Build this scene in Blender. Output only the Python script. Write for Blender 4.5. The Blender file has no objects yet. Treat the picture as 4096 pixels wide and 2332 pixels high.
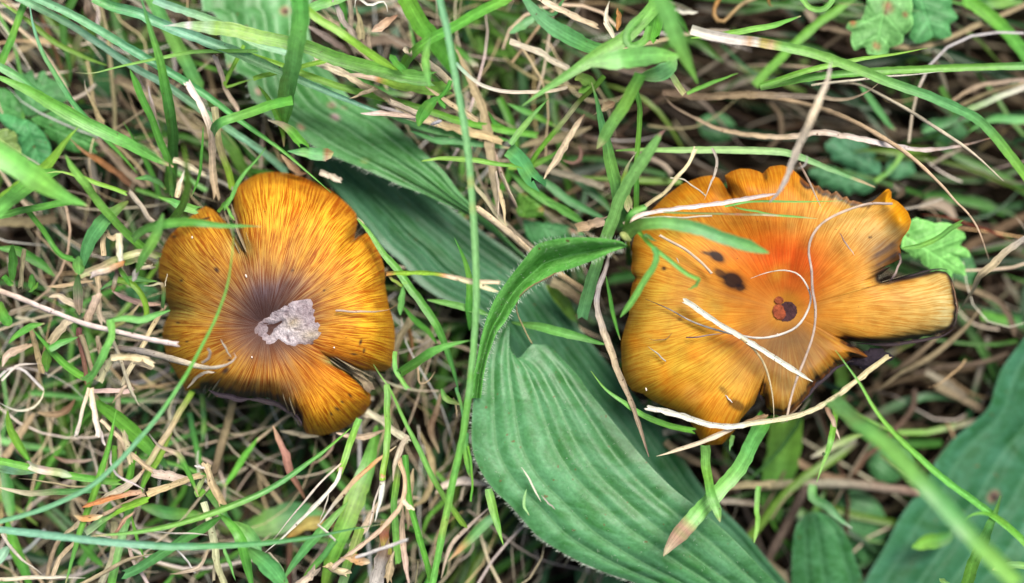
import bpy, math, random
import numpy as np
from mathutils import Vector, noise as mnoise
rnd = random.Random(7)
nrs = np.random.RandomState(11)
R = math.radians
S = bpy.context.scene
C = S.collection
# ------------------------------------------------------------------ camera (looks straight down on the turf)
ZREF = 0.036          # height of the caps above the soil
CAMZ = 0.372
cam_d = bpy.data.cameras.new('camera')
cam = bpy.data.objects.new('camera', cam_d); C.objects.link(cam)
cam.location = (0, 0, CAMZ); cam.rotation_euler = (0, 0, 0)
cam_d.sensor_width = 36; cam_d.lens = 36*(CAMZ-ZREF)/0.20
cam_d.clip_start = 0.01; cam_d.clip_end = 50
cam_d.dof.use_dof = True; cam_d.dof.focus_distance = CAMZ-0.040; cam_d.dof.aperture_fstop = 5.2
S.camera = cam
# ------------------------------------------------------------------ daylight, soft overcast
w = bpy.data.worlds.new('World'); S.world = w; w.use_nodes = True
nt = w.node_tree
sky = nt.nodes.new('ShaderNodeTexSky'); sky.sky_type = 'NISHITA'; sky.sun_disc = False
SUN_EL, SUN_ROT = R(62), R(25)
sky.sun_elevation = SUN_EL; sky.sun_rotation = SUN_ROT; sky.air_density = 1.0; sky.dust_density = 5.0; sky.ozone_density = 1.0
nt.links.new(sky.outputs[0], nt.nodes['Background'].inputs[0]); nt.nodes['Background'].inputs[1].default_value = 0.06
sd = bpy.data.lights.new('sun', 'SUN'); sd.energy = 2.7; sd.angle = R(26); sd.color = (1, .95, .86)
sun = bpy.data.objects.new('sun', sd); C.objects.link(sun)
dirv = Vector((math.sin(SUN_ROT)*math.cos(SUN_EL), math.cos(SUN_ROT)*math.cos(SUN_EL), math.sin(SUN_EL)))
sun.rotation_euler = dirv.to_track_quat('Z', 'Y').to_euler(); sun.location = (0.1, 0.3, 1)
S.view_settings.view_transform = 'Standard'; S.view_settings.look = 'None'
S.view_settings.exposure = 0.98; S.view_settings.gamma = 1
S.view_settings.use_curve_mapping = False
S.render.engine = 'CYCLES'
S.cycles.max_bounces = 6; S.cycles.diffuse_bounces = 1; S.cycles.transparent_max_bounces = 8

# ------------------------------------------------------------------ coordinates: photo points -> world, at a given height
FR = {'M1': (1.2556, 560, 640), 'M2': (1.1647, 2400, 600), 'C': (1.4558, 1800, 700), 'V': (1/0.6243*0+0.6243, 0, 0)}
def src(fr, x, y):
    if fr in FR:
        k, ox, oy = FR[fr]
    else:
        k, ox, oy = 1.874, 1024*int(fr[0]), 777*int(fr[1])
    return x/k+ox, y/k+oy
def fscale(fr): return FR[fr][0] if fr in FR else 1.874
MPX = 0.20/4096
def W(sx, sy, z):
    f = (CAMZ-z)/(CAMZ-ZREF)
    return ((sx-2048)*MPX*f, (1166-sy)*MPX*f, z)
def WA(a, z):           # arrays
    f = (CAMZ-z)/(CAMZ-ZREF)
    return np.stack([(a[:, 0]-2048)*MPX*f, (1166-a[:, 1])*MPX*f, z+0*a[:, 0]], 1)
def pts(fr, s):
    return np.array([src(fr, *[float(v) for v in p.split(',')]) for p in s.split()])
def spline(P, n):
    P = np.asarray(P, float); m = len(P)
    if m == 2: return P[0]+(P[1]-P[0])*np.linspace(0, 1, n)[:, None]
    Q = np.vstack([2*P[0]-P[1], P, 2*P[-1]-P[-2]])
    d = np.r_[0, np.cumsum(np.linalg.norm(np.diff(P[:, :2], axis=0), axis=1))]; d /= d[-1]
    t = np.linspace(0, 1, n); i = np.clip(np.searchsorted(d, t, 'right')-1, 0, m-2)
    u = ((t-d[i])/np.maximum(d[i+1]-d[i], 1e-9))[:, None]
    a, b, c, e = Q[i], Q[i+1], Q[i+2], Q[i+3]
    return .5*(2*b+(c-a)*u+(2*a-5*b+4*c-e)*u*u+(3*b-a-3*c+e)*u**3)
def linear(P, n):
    P = np.asarray(P, float)
    d = np.r_[0, np.cumsum(np.linalg.norm(np.diff(P[:, :2], axis=0), axis=1))]; d /= d[-1]
    t = np.linspace(0, 1, n)
    return np.stack([np.interp(t, d, P[:, k]) for k in range(P.shape[1])], 1)

# ------------------------------------------------------------------ objects
def tag(o, label=None, cat=None, group=None, kind=None):
    if label: o['label'] = label
    if cat: o['category'] = cat
    if group: o['group'] = group
    if kind: o['kind'] = kind
    return o
def mesh_obj(name, v, f, mat, parent=None, col=None, uv=None, vec=None, smooth=True):
    me = bpy.data.meshes.new(name)
    v = np.asarray(v, np.float32)
    org = v[0].copy() if parent is None else np.array(parent.get('_b', (0, 0, 0)), np.float32)
    v = v-org
    if isinstance(f, np.ndarray):
        nf, k = f.shape
        me.vertices.add(len(v)); me.vertices.foreach_set('co', v.ravel())
        me.loops.add(nf*k); me.loops.foreach_set('vertex_index', f.astype(np.int32).ravel())
        me.polygons.add(nf); me.polygons.foreach_set('loop_start', np.arange(0, nf*k, k, dtype=np.int32))
        me.polygons.foreach_set('loop_total', np.full(nf, k, np.int32))
        me.update(calc_edges=True); me.validate()
    else:
        me.from_pydata(v.tolist(), [], f); me.update()
    if smooth: me.polygons.foreach_set('use_smooth', np.ones(len(me.polygons), bool))
    if col is not None:
        a = me.attributes.new('Col', 'FLOAT_COLOR', 'POINT'); c = np.ones((len(v), 4), np.float32); c[:, :col.shape[1]] = col
        a.data.foreach_set('color', c.ravel())
    if uv is not None:      # (across, along, seed)
        a = me.attributes.new('st', 'FLOAT_VECTOR', 'POINT'); a.data.foreach_set('vector', np.asarray(uv, np.float32).ravel())
    if vec is not None:
        a = me.attributes.new('fib', 'FLOAT_VECTOR', 'POINT'); a.data.foreach_set('vector', np.asarray(vec, np.float32).ravel())
    me.materials.append(mat)
    o = bpy.data.objects.new(name, me); C.objects.link(o)
    if parent: o.parent = parent
    else: o.location = org.tolist()
    o['_b'] = [float(q) for q in org]      # world position of the origin, for its children
    return o
def empty(name, loc=(0, 0, 0)):
    o = bpy.data.objects.new(name, None); C.objects.link(o); o.location = loc; o.empty_display_size = .005; o['_b'] = list(loc)
    return o
def grid_faces(n, m, wrap=False):
    i, j = np.meshgrid(np.arange(n-1), np.arange(m if wrap else m-1), indexing='ij'); j2 = (j+1) % m
    return np.stack([i*m+j, i*m+j2, (i+1)*m+j2, (i+1)*m+j], -1).reshape(-1, 4)

# ------------------------------------------------------------------ colours (real-world, linear)
PAL = dict(
 g=(.100,.345,.050), gl=(.175,.460,.105), gb=(.105,.345,.110), gc=(.210,.440,.290), gy=(.230,.450,.045), gd=(.040,.165,.045),
 gh=(.130,.400,.045), pale=(.300,.500,.230), olive=(.170,.210,.050), tan=(.470,.375,.225), tanp=(.520,.440,.335), cream=(.640,.540,.370),
 white=(.600,.550,.500), grey=(.360,.320,.290), brown=(.230,.140,.080), dull=(.200,.145,.100), orange=(.480,.240,.080), red=(.300,.070,.040),
 pink=(.400,.240,.190), purple=(.140,.060,.060), dark=(.035,.026,.032), yellow=(.520,.410,.130), ochre=(.320,.170,.040))
PAL = {k: np.array(v) for k, v in PAL.items()}
def stops(s, t):
    L = s.split(); ps = []
    for i, q in enumerate(L):
        if '@' in q: n, k = q.split('@'); ps.append((float(k), PAL[n]))
        else: ps.append((i/max(1, len(L)-1), PAL[q]))
    ps.sort(key=lambda p: p[0])
    x = [p[0] for p in ps]; c = np.array([p[1] for p in ps])
    return np.stack([np.interp(t, x, c[:, k]) for k in range(3)], 1)

# ------------------------------------------------------------------ materials
class NT:
    def __init__(s, name):
        s.m = bpy.data.materials.new(name); s.m.use_nodes = True; s.t = s.m.node_tree; s.n = s.t.nodes; s.l = s.t.links
        s.p = s.n['Principled BSDF']; s.out = s.n['Material Output']
    def new(s, ty, **k):
        x = s.n.new(ty)
        for a, b in k.items(): setattr(x, a, b)
        return x
    def put(s, sock, v):
        if hasattr(v, 'is_output'): s.l.new(v, sock)
        else: sock.default_value = v
    def attr(s, n): return s.new('ShaderNodeAttribute', attribute_name=n)
    def math(s, op, a, b=0.0, c=None, clamp=False):
        x = s.new('ShaderNodeMath', operation=op, use_clamp=clamp); s.put(x.inputs[0], a); s.put(x.inputs[1], b)
        if c is not None: s.put(x.inputs[2], c)
        return x.outputs[0]
    def vmul(s, v, k):
        x = s.new('ShaderNodeVectorMath', operation='MULTIPLY'); s.put(x.inputs[0], v); x.inputs[1].default_value = k; return x.outputs[0]
    def noise(s, v, scale=1., detail=2., rough=.5, dist=0.):
        x = s.new('ShaderNodeTexNoise'); s.put(x.inputs['Vector'], v); x.inputs['Scale'].default_value = scale
        x.inputs['Detail'].default_value = detail; x.inputs['Roughness'].default_value = rough; x.inputs['Distortion'].default_value = dist
        return x.outputs[0]
    def rng(s, v, a, b, c=0., d=1., smooth=False):
        x = s.new('ShaderNodeMapRange', clamp=True)
        if smooth: x.interpolation_type = 'SMOOTHSTEP'
        s.put(x.inputs[0], v)
        for i, q in enumerate((a, b, c, d)): s.put(x.inputs[1+i], q)
        return x.outputs[0]
    def mix(s, f, a, b, mode='MIX'):
        x = s.new('ShaderNodeMix', data_type='RGBA', blend_type=mode); s.put(x.inputs[0], f)
        for i, q in ((6, a), (7, b)): s.put(x.inputs[i], q if hasattr(q, 'is_output') else (*q, 1) if len(q) == 3 else q)
        return x.outputs[2]
    def bump(s, h, st, d):
        x = s.new('ShaderNodeBump'); x.inputs['Strength'].default_value = st; x.inputs['Distance'].default_value = d; s.put(x.inputs['Height'], h)
        s.l.new(x.outputs[0], s.p.inputs['Normal']); return x.outputs[0]
    def translucent(s, col, f):
        t = s.new('ShaderNodeBsdfTranslucent'); s.put(t.inputs[0], col); m = s.new('ShaderNodeMixShader'); m.inputs[0].default_value = f
        s.l.new(s.p.outputs[0], m.inputs[1]); s.l.new(t.outputs[0], m.inputs[2]); s.l.new(m.outputs[0], s.out.inputs[0])

def blade_mat(name, stripes, contrast, rough, trans, spot, spec=.45, mott=.18):
    k = NT(name); col = k.attr('Col').outputs[0]; st = k.attr('st').outputs[1]
    n1 = k.noise(k.vmul(st, (stripes, 1.5, 1)), 1, 2, .6)
    n2 = k.noise(k.vmul(st, (1.2, 9, 1)), 1, 3, .6)
    v = k.math('ADD', k.rng(n1, .3, .7, 1-contrast, 1+contrast), k.rng(n2, .3, .7, -mott, mott))
    mul = k.new('ShaderNodeVectorMath', operation='SCALE'); k.l.new(col, mul.inputs[0]); k.l.new(v, mul.inputs[3])
    c = mul.outputs[0]
    geo = k.new('ShaderNodeNewGeometry')
    sp = k.noise(geo.outputs['Position'], 1500, 2, .7)
    c = k.mix(k.rng(sp, spot, spot+.05), c, (.10, .055, .03))
    k.l.new(c, k.p.inputs['Base Color']); k.p.inputs['Roughness'].default_value = rough
    k.p.inputs['Specular IOR Level'].default_value = spec
    k.bump(n1, .35, .00025)
    if trans: k.translucent(c, trans)
    return k.m
M_GRASS = blade_mat('fresh_grass', 7, .24, .36, .30, .70, .5)
M_STRAW = blade_mat('dry_straw', 8, .30, .62, .12, .655, .12, .22)

def leaf_mat(name, rough, pale, trans):
    k = NT(name); col = k.attr('Col').outputs[0]; st = k.attr('st').outputs[1]; geo = k.new('ShaderNodeNewGeometry')
    pos = geo.outputs['Position']
    a = k.noise(k.vmul(st, (2.2, 1.8, 1)), 1, 5, .66, 1.2); b = k.noise(pos, 1500, 3, .6)
    d = k.noise(pos, 4500, 2, .6)
    c = k.mix(k.rng(a, .36, .66), k.mix(1., col, (.80, .80, .80), 'MULTIPLY'), k.mix(1., col, pale, 'MULTIPLY'))
    c2 = c
    mul = k.new('ShaderNodeVectorMath', operation='SCALE'); k.l.new(c2, mul.inputs[0]); k.l.new(k.rng(b, .3, .7, .84, 1.16), mul.inputs[3])
    c = k.mix(k.rng(k.noise(pos, 900, 1, .5), .74, .77), mul.outputs[0], (.12, .10, .035))
    k.l.new(c, k.p.inputs['Base Color']); k.p.inputs['Roughness'].default_value = rough; k.p.inputs['Specular IOR Level'].default_value = .3
    k.bump(k.math('ADD', b, k.math('MULTIPLY', d, .5)), .3, .00016); k.translucent(c, trans)
    return k.m
M_LEAF = leaf_mat('plantain_leaf_skin', .38, (2.0, 1.40, 2.4), .14)  # tint paints bluish sky sheen as pale patches into the leaf colour
M_HERB = leaf_mat('herb_leaf_skin', .48, (1.6, 1.35, 1.6), .2)

def cap_mat(name, kf, dark, light, contrast, bl):
    k = NT(name); col = k.attr('Col').outputs[0]; al = k.attr('Col').outputs[3]; fib = k.attr('fib').outputs[1]; geo = k.new('ShaderNodeNewGeometry'); pos = geo.outputs['Position']
    sp_ = k.new('ShaderNodeSeparateXYZ'); k.l.new(fib, sp_.inputs[0]); far = k.rng(sp_.outputs[2], .38, .62, 0, 1, True)
    def two(m_, z_):
        x = k.new('ShaderNodeMix', data_type='FLOAT'); k.l.new(far, x.inputs[0])
        k.l.new(k.noise(k.vmul(fib, (kf*m_, kf*m_, z_)), 1, 2, .6, .1), x.inputs[2]); k.l.new(k.noise(k.vmul(fib, (kf*m_*2.3, kf*m_*2.3, z_*1.5)), 1, 2, .6, .15), x.inputs[3]); return x.outputs[0]
    a = two(.9, 3.2)
    b = two(2.2, 8)
    f = k.math('ADD', k.math('MULTIPLY', a, .68), k.math('MULTIPLY', b, .32))
    d = k.mix(1., col, dark, 'MULTIPLY'); l = k.mix(1., col, light, 'MULTIPLY')
    g = k.rng(f, .5-bl, .5+bl, 0, 1, True)
    c = k.mix(g, d, l); c = k.mix(al, col, c)
    m = k.noise(pos, 260, 3, .6)
    mul = k.new('ShaderNodeVectorMath', operation='SCALE'); k.l.new(c, mul.inputs[0]); k.l.new(k.rng(m, .3, .7, .82, 1.16), mul.inputs[3])
    s_ = k.noise(pos, 1300, 2, .7)
    c = k.mix(k.rng(s_, .735, .775), mul.outputs[0], (.10, .035, .02))
    k.l.new(c, k.p.inputs['Base Color']); k.p.inputs['Roughness'].default_value = .5; k.p.inputs['Specular IOR Level'].default_value = .12
    k.p.inputs['Subsurface Weight'].default_value = .0
    k.bump(f, contrast, .0005)
    return k.m
M_CAP1 = cap_mat('streaky_orange_cap_skin', 62, (.60, .42, .36), (1.26, 2.0, 2.8), .30, .07)
M_CAP2 = cap_mat('pale_orange_cap_skin', 54, (.82, .66, .55), (1.10, 1.30, 1.9), .10, .09)

def plain_mat(name, rough=.7, nscale=900, amp=.2, bump=.4, dist=.0004, trans=0):
    k = NT(name); col = k.attr('Col').outputs[0]; geo = k.new('ShaderNodeNewGeometry'); n = k.noise(geo.outputs['Position'], nscale, 4, .65)
    mul = k.new('ShaderNodeVectorMath', operation='SCALE'); k.l.new(col, mul.inputs[0]); k.l.new(k.rng(n, .3, .7, 1-amp, 1+amp), mul.inputs[3])
    k.l.new(mul.outputs[0], k.p.inputs['Base Color']); k.p.inputs['Roughness'].default_value = rough; k.p.inputs['Specular IOR Level'].default_value = .25
    k.bump(n, bump, dist)
    if trans: k.translucent(mul.outputs[0], trans)
    return k.m
M_FLESH = plain_mat('mushroom_flesh', .75, 1500, .25)
M_SCAB = plain_mat('weathered_fungus_tissue', .85, 1700, .35, .8, .0007)
M_HAIR = plain_mat('leaf_hair', .5, 300, .1, 0, .0001, .3)
M_BUG = plain_mat('insect_skin', .35, 3000, .3)
M_MOSS = plain_mat('moss_green', .6, 800, .35, .2, .0003, .2)
def soil_mat():
    k = NT('dark_soil'); geo = k.new('ShaderNodeNewGeometry'); pos = geo.outputs['Position']
    n = k.noise(pos, 220, 6, .7); m = k.noise(pos, 30, 3, .6)
    c = k.mix(k.rng(n, .3, .7), (.004, .003, .002), (.020, .014, .009)); c = k.mix(k.rng(m, .5, .7, 0, .35), c, (.010, .016, .004))
    k.l.new(c, k.p.inputs['Base Color']); k.p.inputs['Roughness'].default_value = .95; k.p.inputs['Specular IOR Level'].default_value = .03; k.bump(n, .9, .003)
    return k.m
M_SOIL = soil_mat()
def drop_mat():
    k = NT('dew'); k.p.inputs['Transmission Weight'].default_value = 1; k.p.inputs['Roughness'].default_value = 0; k.p.inputs['IOR'].default_value = 1.33
    return k.m
M_DEW = drop_mat()

# ------------------------------------------------------------------ blades, straws
def flat_blade(P, wid, colr, rs, fold=.22, roll=0., twist=0., edge=.05, cut=0, tear=0):
    """P: n x 3 world points, wid: n widths (m). V-folded strip, 5 vertices across."""
    n = len(P); T = np.gradient(P, axis=0); T /= np.linalg.norm(T, axis=1)[:, None]+1e-12
    up = np.array([0, 0, 1.]); Sd = np.cross(T, up); Sd /= np.linalg.norm(Sd, axis=1)[:, None]+1e-9; N = np.cross(Sd, T)
    a = roll+twist*np.linspace(-.5, .5, n)+.12*np.sin(np.linspace(0, rs.uniform(3, 9), n)+rs.uniform(0, 6))
    Sd, N = Sd*np.cos(a)[:, None]+N*np.sin(a)[:, None], N*np.cos(a)[:, None]-Sd*np.sin(a)[:, None]
    u = np.array([-1, -.5, 0, .5, 1.]); h = np.array([1, .42, 0, .42, 1.])*fold
    V = np.zeros((n, 5, 3))
    for j in range(5):
        e = 1+(edge*rs.randn(n) if j in (0, 4) else 0)
        V[:, j] = P+Sd*(wid*.5*u[j]*e)[:, None]+N*(wid*.5*(h[j]-.4*fold))[:, None]
    if cut:
        for j in range(5): V[-1, j] += T[-1]*wid[-1]*rs.uniform(-.9, .9)*cut
    if tear:
        for j in range(5): V[0, j] -= T[0]*wid[min(3, n-1)]*rs.uniform(-.4, 1.6)*tear
    t = np.linspace(0, 1, n); L = np.r_[0, np.cumsum(np.linalg.norm(np.diff(P, axis=0), axis=1))]/.012
    col = np.repeat(colr[:, None, :], 5, 1)
    col[:, 2] = col[:, 2]*1.25+.012; col[:, 0] *= .93; col[:, 4] *= .97  # midrib highlight painted pale into the colour, edges slightly darker
    st = np.zeros((n, 5, 3)); st[..., 0] = u; st[..., 1] = L[:, None]; st[..., 2] = rs.uniform(0, 99)
    return V.reshape(-1, 3), grid_faces(n, 5), col.reshape(-1, 3), st.reshape(-1, 3)
def tube(P, wid, colr, rs, flat=.75, jag=.6, k=7):
    n = len(P); T = np.gradient(P, axis=0); T /= np.linalg.norm(T, axis=1)[:, None]+1e-12
    up = np.array([0, 0, 1.]); Sd = np.cross(T, up); Sd /= np.linalg.norm(Sd, axis=1)[:, None]+1e-9; N = np.cross(Sd, T)
    an = np.arange(k)/k*2*math.pi
    wob = 1+.06*rs.randn(n)
    V = P[:, None]+(Sd[:, None]*np.cos(an)[None, :, None]+N[:, None]*np.sin(an)[None, :, None]*flat)*(wid*.5*wob)[:, None, None]
    if jag:
        V[0] -= T[0]*wid[0]*jag*rs.uniform(-.5, 1, (k, 1)); V[-1] += T[-1]*wid[-1]*jag*rs.uniform(-.5, 1, (k, 1))
    L = np.r_[0, np.cumsum(np.linalg.norm(np.diff(P, axis=0), axis=1))]/.012
    col = np.repeat(colr[:, None, :], k, 1)*(1+.08*rs.randn(n, 1, 1)); st = np.zeros((n, k, 3))
    st[..., 0] = np.cos(an)*1.; st[..., 1] = L[:, None]; st[..., 2] = rs.uniform(0, 99)+np.sin(an)*.5
    return V.reshape(-1, 3), grid_faces(n, k, True), col.reshape(-1, 3), st.reshape(-1, 3)
def widths(prof, n, w):
    t = np.linspace(0, 1, n)
    if prof == 'tip': f = np.minimum(1, ((1-t)/.55))**.8; f *= np.interp(t, [0, .1], [.85, 1])
    elif prof == 'tips': f = np.minimum(1, ((1-t)/.16))**.65        # short point
    elif prof == 'start': f = np.minimum(1, (t/.55))**.8
    elif prof == 'starts': f = np.minimum(1, (t/.16))**.65
    elif prof == 'both': f = np.sin(np.clip(t*.96+.02, 0, 1)*math.pi)**.7
    else: f = np.ones(n)
    return w*np.maximum(f, .07)
def lerp_(c, q, f): return c+(q-c)*f[:, None]
GREENS = ('g', 'gl', 'gb', 'gc', 'gy', 'gd', 'gh', 'pale', 'olive')
count = {}
def blade(fr, path, w, z, c, label=None, prof='cut', name=None, parent=None, shape=None, fold=.22, roll=0., twist=0., cat=None, group=None, cut=None, tear=0, wob=.25):
    """One traced blade or straw. w in frame pixels, z in mm (number or list along the path)."""
    P = pts(fr, path); rs = np.random.RandomState(int(abs(P).sum()) % 100000)
    zz = np.atleast_1d(np.array(z, float))/1000.
    if fr in ('30', '31', '32'): zz = np.where(zz < .031, zz-.009, zz)      # the turf is hollow on this side
    if fr == 'M2': zz = np.where(zz > .0405, .0405+(zz-.0405)*.45, zz)      # they rest on the cap
    zs = np.interp(np.linspace(0, 1, len(P)), np.linspace(0, 1, len(zz)), zz)
    P3 = np.column_stack([P, zs])
    ln = np.linalg.norm(np.diff(P, axis=0), axis=1).sum()
    n = int(np.clip(ln/22, 10, 70))
    Q = spline(P3, n); t = np.linspace(0, 1, n)
    Q[:, 2] += wob*.001*np.sin(t*rs.uniform(4, 9)+rs.uniform(0, 6))*np.minimum(1, ln/800)
    Q[:, :2] += 1.2*np.stack([np.sin(t*rs.uniform(8, 20)+rs.uniform(0, 6)), np.sin(t*rs.uniform(8, 20)+rs.uniform(0, 6))], 1)
    P = np.array([W(*q) for q in Q])
    if fr == 'M2': w = w*.82
    wid = widths(prof, n, w/fscale(fr)*MPX)*(CAMZ-Q[:, 2])/(CAMZ-ZREF)
    base = c.split()[0].split('@')[0]
    last = c.split()[-1].split('@')[0]
    green = base in GREENS or last in GREENS
    tt = np.clip(t+.03*rs.randn(n), 0, 1)
    col = stops(c, tt)*(1+.05*rs.randn(3))
    if green and last in GREENS and prof in ('tip', 'both', 'tips') and rs.rand() < .45: col = lerp_(col, PAL['tan'], np.clip((t-rs.uniform(.88, .96))*25, 0, 1))
    if green: col = lerp_(col, PAL['gy'], np.clip(rs.uniform(-.3, .35)+.25*np.sin(t*rs.uniform(3, 12)+rs.uniform(0, 6)), 0, .5))
    if not green and 'white' not in c:      # straw lying low is coloured darker, most on the right
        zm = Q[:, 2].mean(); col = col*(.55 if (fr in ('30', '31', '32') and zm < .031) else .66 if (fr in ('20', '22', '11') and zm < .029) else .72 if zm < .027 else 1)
    if shape is None: shape = 'b' if green or w/fscale(fr) > 26 else 't'
    if cut is None: cut = .7 if prof in ('cut', 'start', 'starts') else 0
    if shape == 'b': d = flat_blade(P, wid*(1.08 if green else .92), col, rs, fold, roll, twist, edge=.05 if green else .13, cut=cut, tear=tear or (.7 if prof in ('tipc',) else 0))
    else: d = tube(P, wid, col, rs)
    if name is None: name = 'grass_blade' if green else 'dry_straw'
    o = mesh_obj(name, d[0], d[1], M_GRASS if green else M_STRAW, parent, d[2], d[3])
    if parent is None and label:
        tag(o, label, cat or ('grass blade' if green else 'straw'), group)
    return o
# ------------------------------------------------------------------ ground
def ground():
    n = 220; g = np.sign(np.linspace(-1, 1, n))*np.abs(np.linspace(-1, 1, n))**3*4.0
    X, Y = np.meshgrid(g, g, indexing='ij'); Z = np.zeros_like(X)
    for a, b, c, k in ((210, 90, 1, .0012), (-95, 180, 2, .0014), (37, -60, 3, .002), (330, 280, 5, .0006), (-400, 150, 4, .0005)):
        Z += k*np.sin(a*X+b*Y+c)
    Z -= .024
    V = np.stack([X, Y, Z], -1).reshape(-1, 3)
    tag(mesh_obj('ground', V, grid_faces(n, n), M_SOIL), kind='structure')
ground()

# ------------------------------------------------------------------ mushrooms
def smooth_noise(x, seed, k):      # 1-D periodic value noise in angle
    r = np.random.RandomState(seed).rand(k); p = (x/(2*math.pi)%1)*k; i = p.astype(int) % k; f = p-np.floor(p); f = f*f*(3-2*f)
    return r[i]*(1-f)+r[(i+1) % k]*f
def outline_radius(fr, s, cen, th):
    P = pts(fr, s); c = np.array(src(fr, *cen)); d = P-c; a = np.arctan2(-d[:, 1], d[:, 0]); r = np.hypot(d[:, 0], d[:, 1])
    o = np.argsort(a); a, r = a[o], r[o]
    a = np.r_[a[-1]-2*math.pi, a, a[0]+2*math.pi]; r = np.r_[r[-1], r, r[0]]
    return np.interp(th, a, r), c
O1 = "640,62 720,64 780,75 840,95 900,125 960,155 1010,195 1050,230 1085,270 1092,310 1085,350 1076,396 1110,380 1145,365 1170,395 1195,440 1215,500 1230,560 1228,620 1240,680 1250,740 1268,790 1280,860 1278,930 1270,1000 1262,1040 1230,1058 1190,1062 1120,1055 1050,1035 960,1004 1010,1045 1060,1085 1110,1130 1160,1180 1158,1220 1130,1270 1080,1310 1020,1350 950,1375 890,1385 840,1378 800,1360 815,1330 800,1290 790,1282 770,1265 755,1268 730,1250 715,1236 700,1225 690,1206 660,1205 640,1190 610,1195 585,1200 560,1185 530,1194 500,1186 480,1192 450,1172 425,1182 400,1170 380,1160 360,1145 335,1152 310,1143 270,1150 230,1162 205,1110 170,1050 140,1000 125,940 112,880 120,830 140,790 150,750 130,700 125,640 97,590 95,520 105,470 130,410 155,375 200,330 250,290 290,255 330,232 370,250 400,280 430,310 468,367 515,450 489,372 478,310 472,240 470,190 485,140 520,110 560,85 600,68"
O2 = "430,140 470,125 520,118 555,132 578,160 596,196 590,150 580,120 610,100 650,87 700,88 740,100 757,110 790,78 850,70 890,85 925,115 950,140 975,160 985,150 1000,168 1020,165 1040,190 1060,186 1080,205 1100,190 1130,222 1150,215 1165,238 1180,235 1230,250 1270,240 1300,215 1330,185 1345,180 1358,195 1358,225 1385,238 1410,260 1435,290 1450,330 1440,370 1410,410 1395,450 1403,478 1392,512 1365,538 1330,543 1306,558 1296,585 1300,606 1318,616 1345,614 1400,600 1460,585 1520,570 1555,556 1580,562 1598,556 1612,568 1632,588 1640,612 1652,640 1648,662 1660,690 1655,712 1664,735 1654,765 1656,790 1644,808 1640,826 1618,832 1600,852 1570,850 1540,868 1505,868 1480,882 1440,880 1400,892 1300,895 1200,895 1128,885 1180,912 1220,937 1255,965 1230,975 1200,970 1180,968 1165,985 1150,990 1135,1005 1110,1000 1095,1020 1080,1030 1070,1048 1050,1050 1030,1072 1010,1080 1000,1102 980,1110 975,1135 960,1150 945,1172 930,1180 900,1215 850,1235 800,1225 775,1200 765,1150 757,1085 745,1140 720,1180 690,1215 650,1260 625,1310 610,1350 570,1370 520,1375 480,1370 455,1330 430,1280 400,1245 350,1210 290,1190 240,1165 200,1135 150,1120 120,1080 105,1030 100,960 98,900 115,830 135,770 140,700 145,650 152,620 165,597 150,575 145,555 150,520 150,450 160,400 200,350 220,300 260,260 300,220 340,190 380,160"
NTH, NR = 900, 120
DD = np.zeros((1, 2))
def blob(X, Y, cx, cy, rx, ry, rot=0., p=2.):
    c, s = math.cos(rot), math.sin(rot); dx, dy = X-cx, Y-cy
    return np.exp(-(((dx*c+dy*s)/rx)**2+((-dx*s+dy*c)/ry)**2)**(p/2))
def lerp(c, col, f): return c+(np.array(col)-c)*np.clip(f, 0, 1)[..., None]
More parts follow.
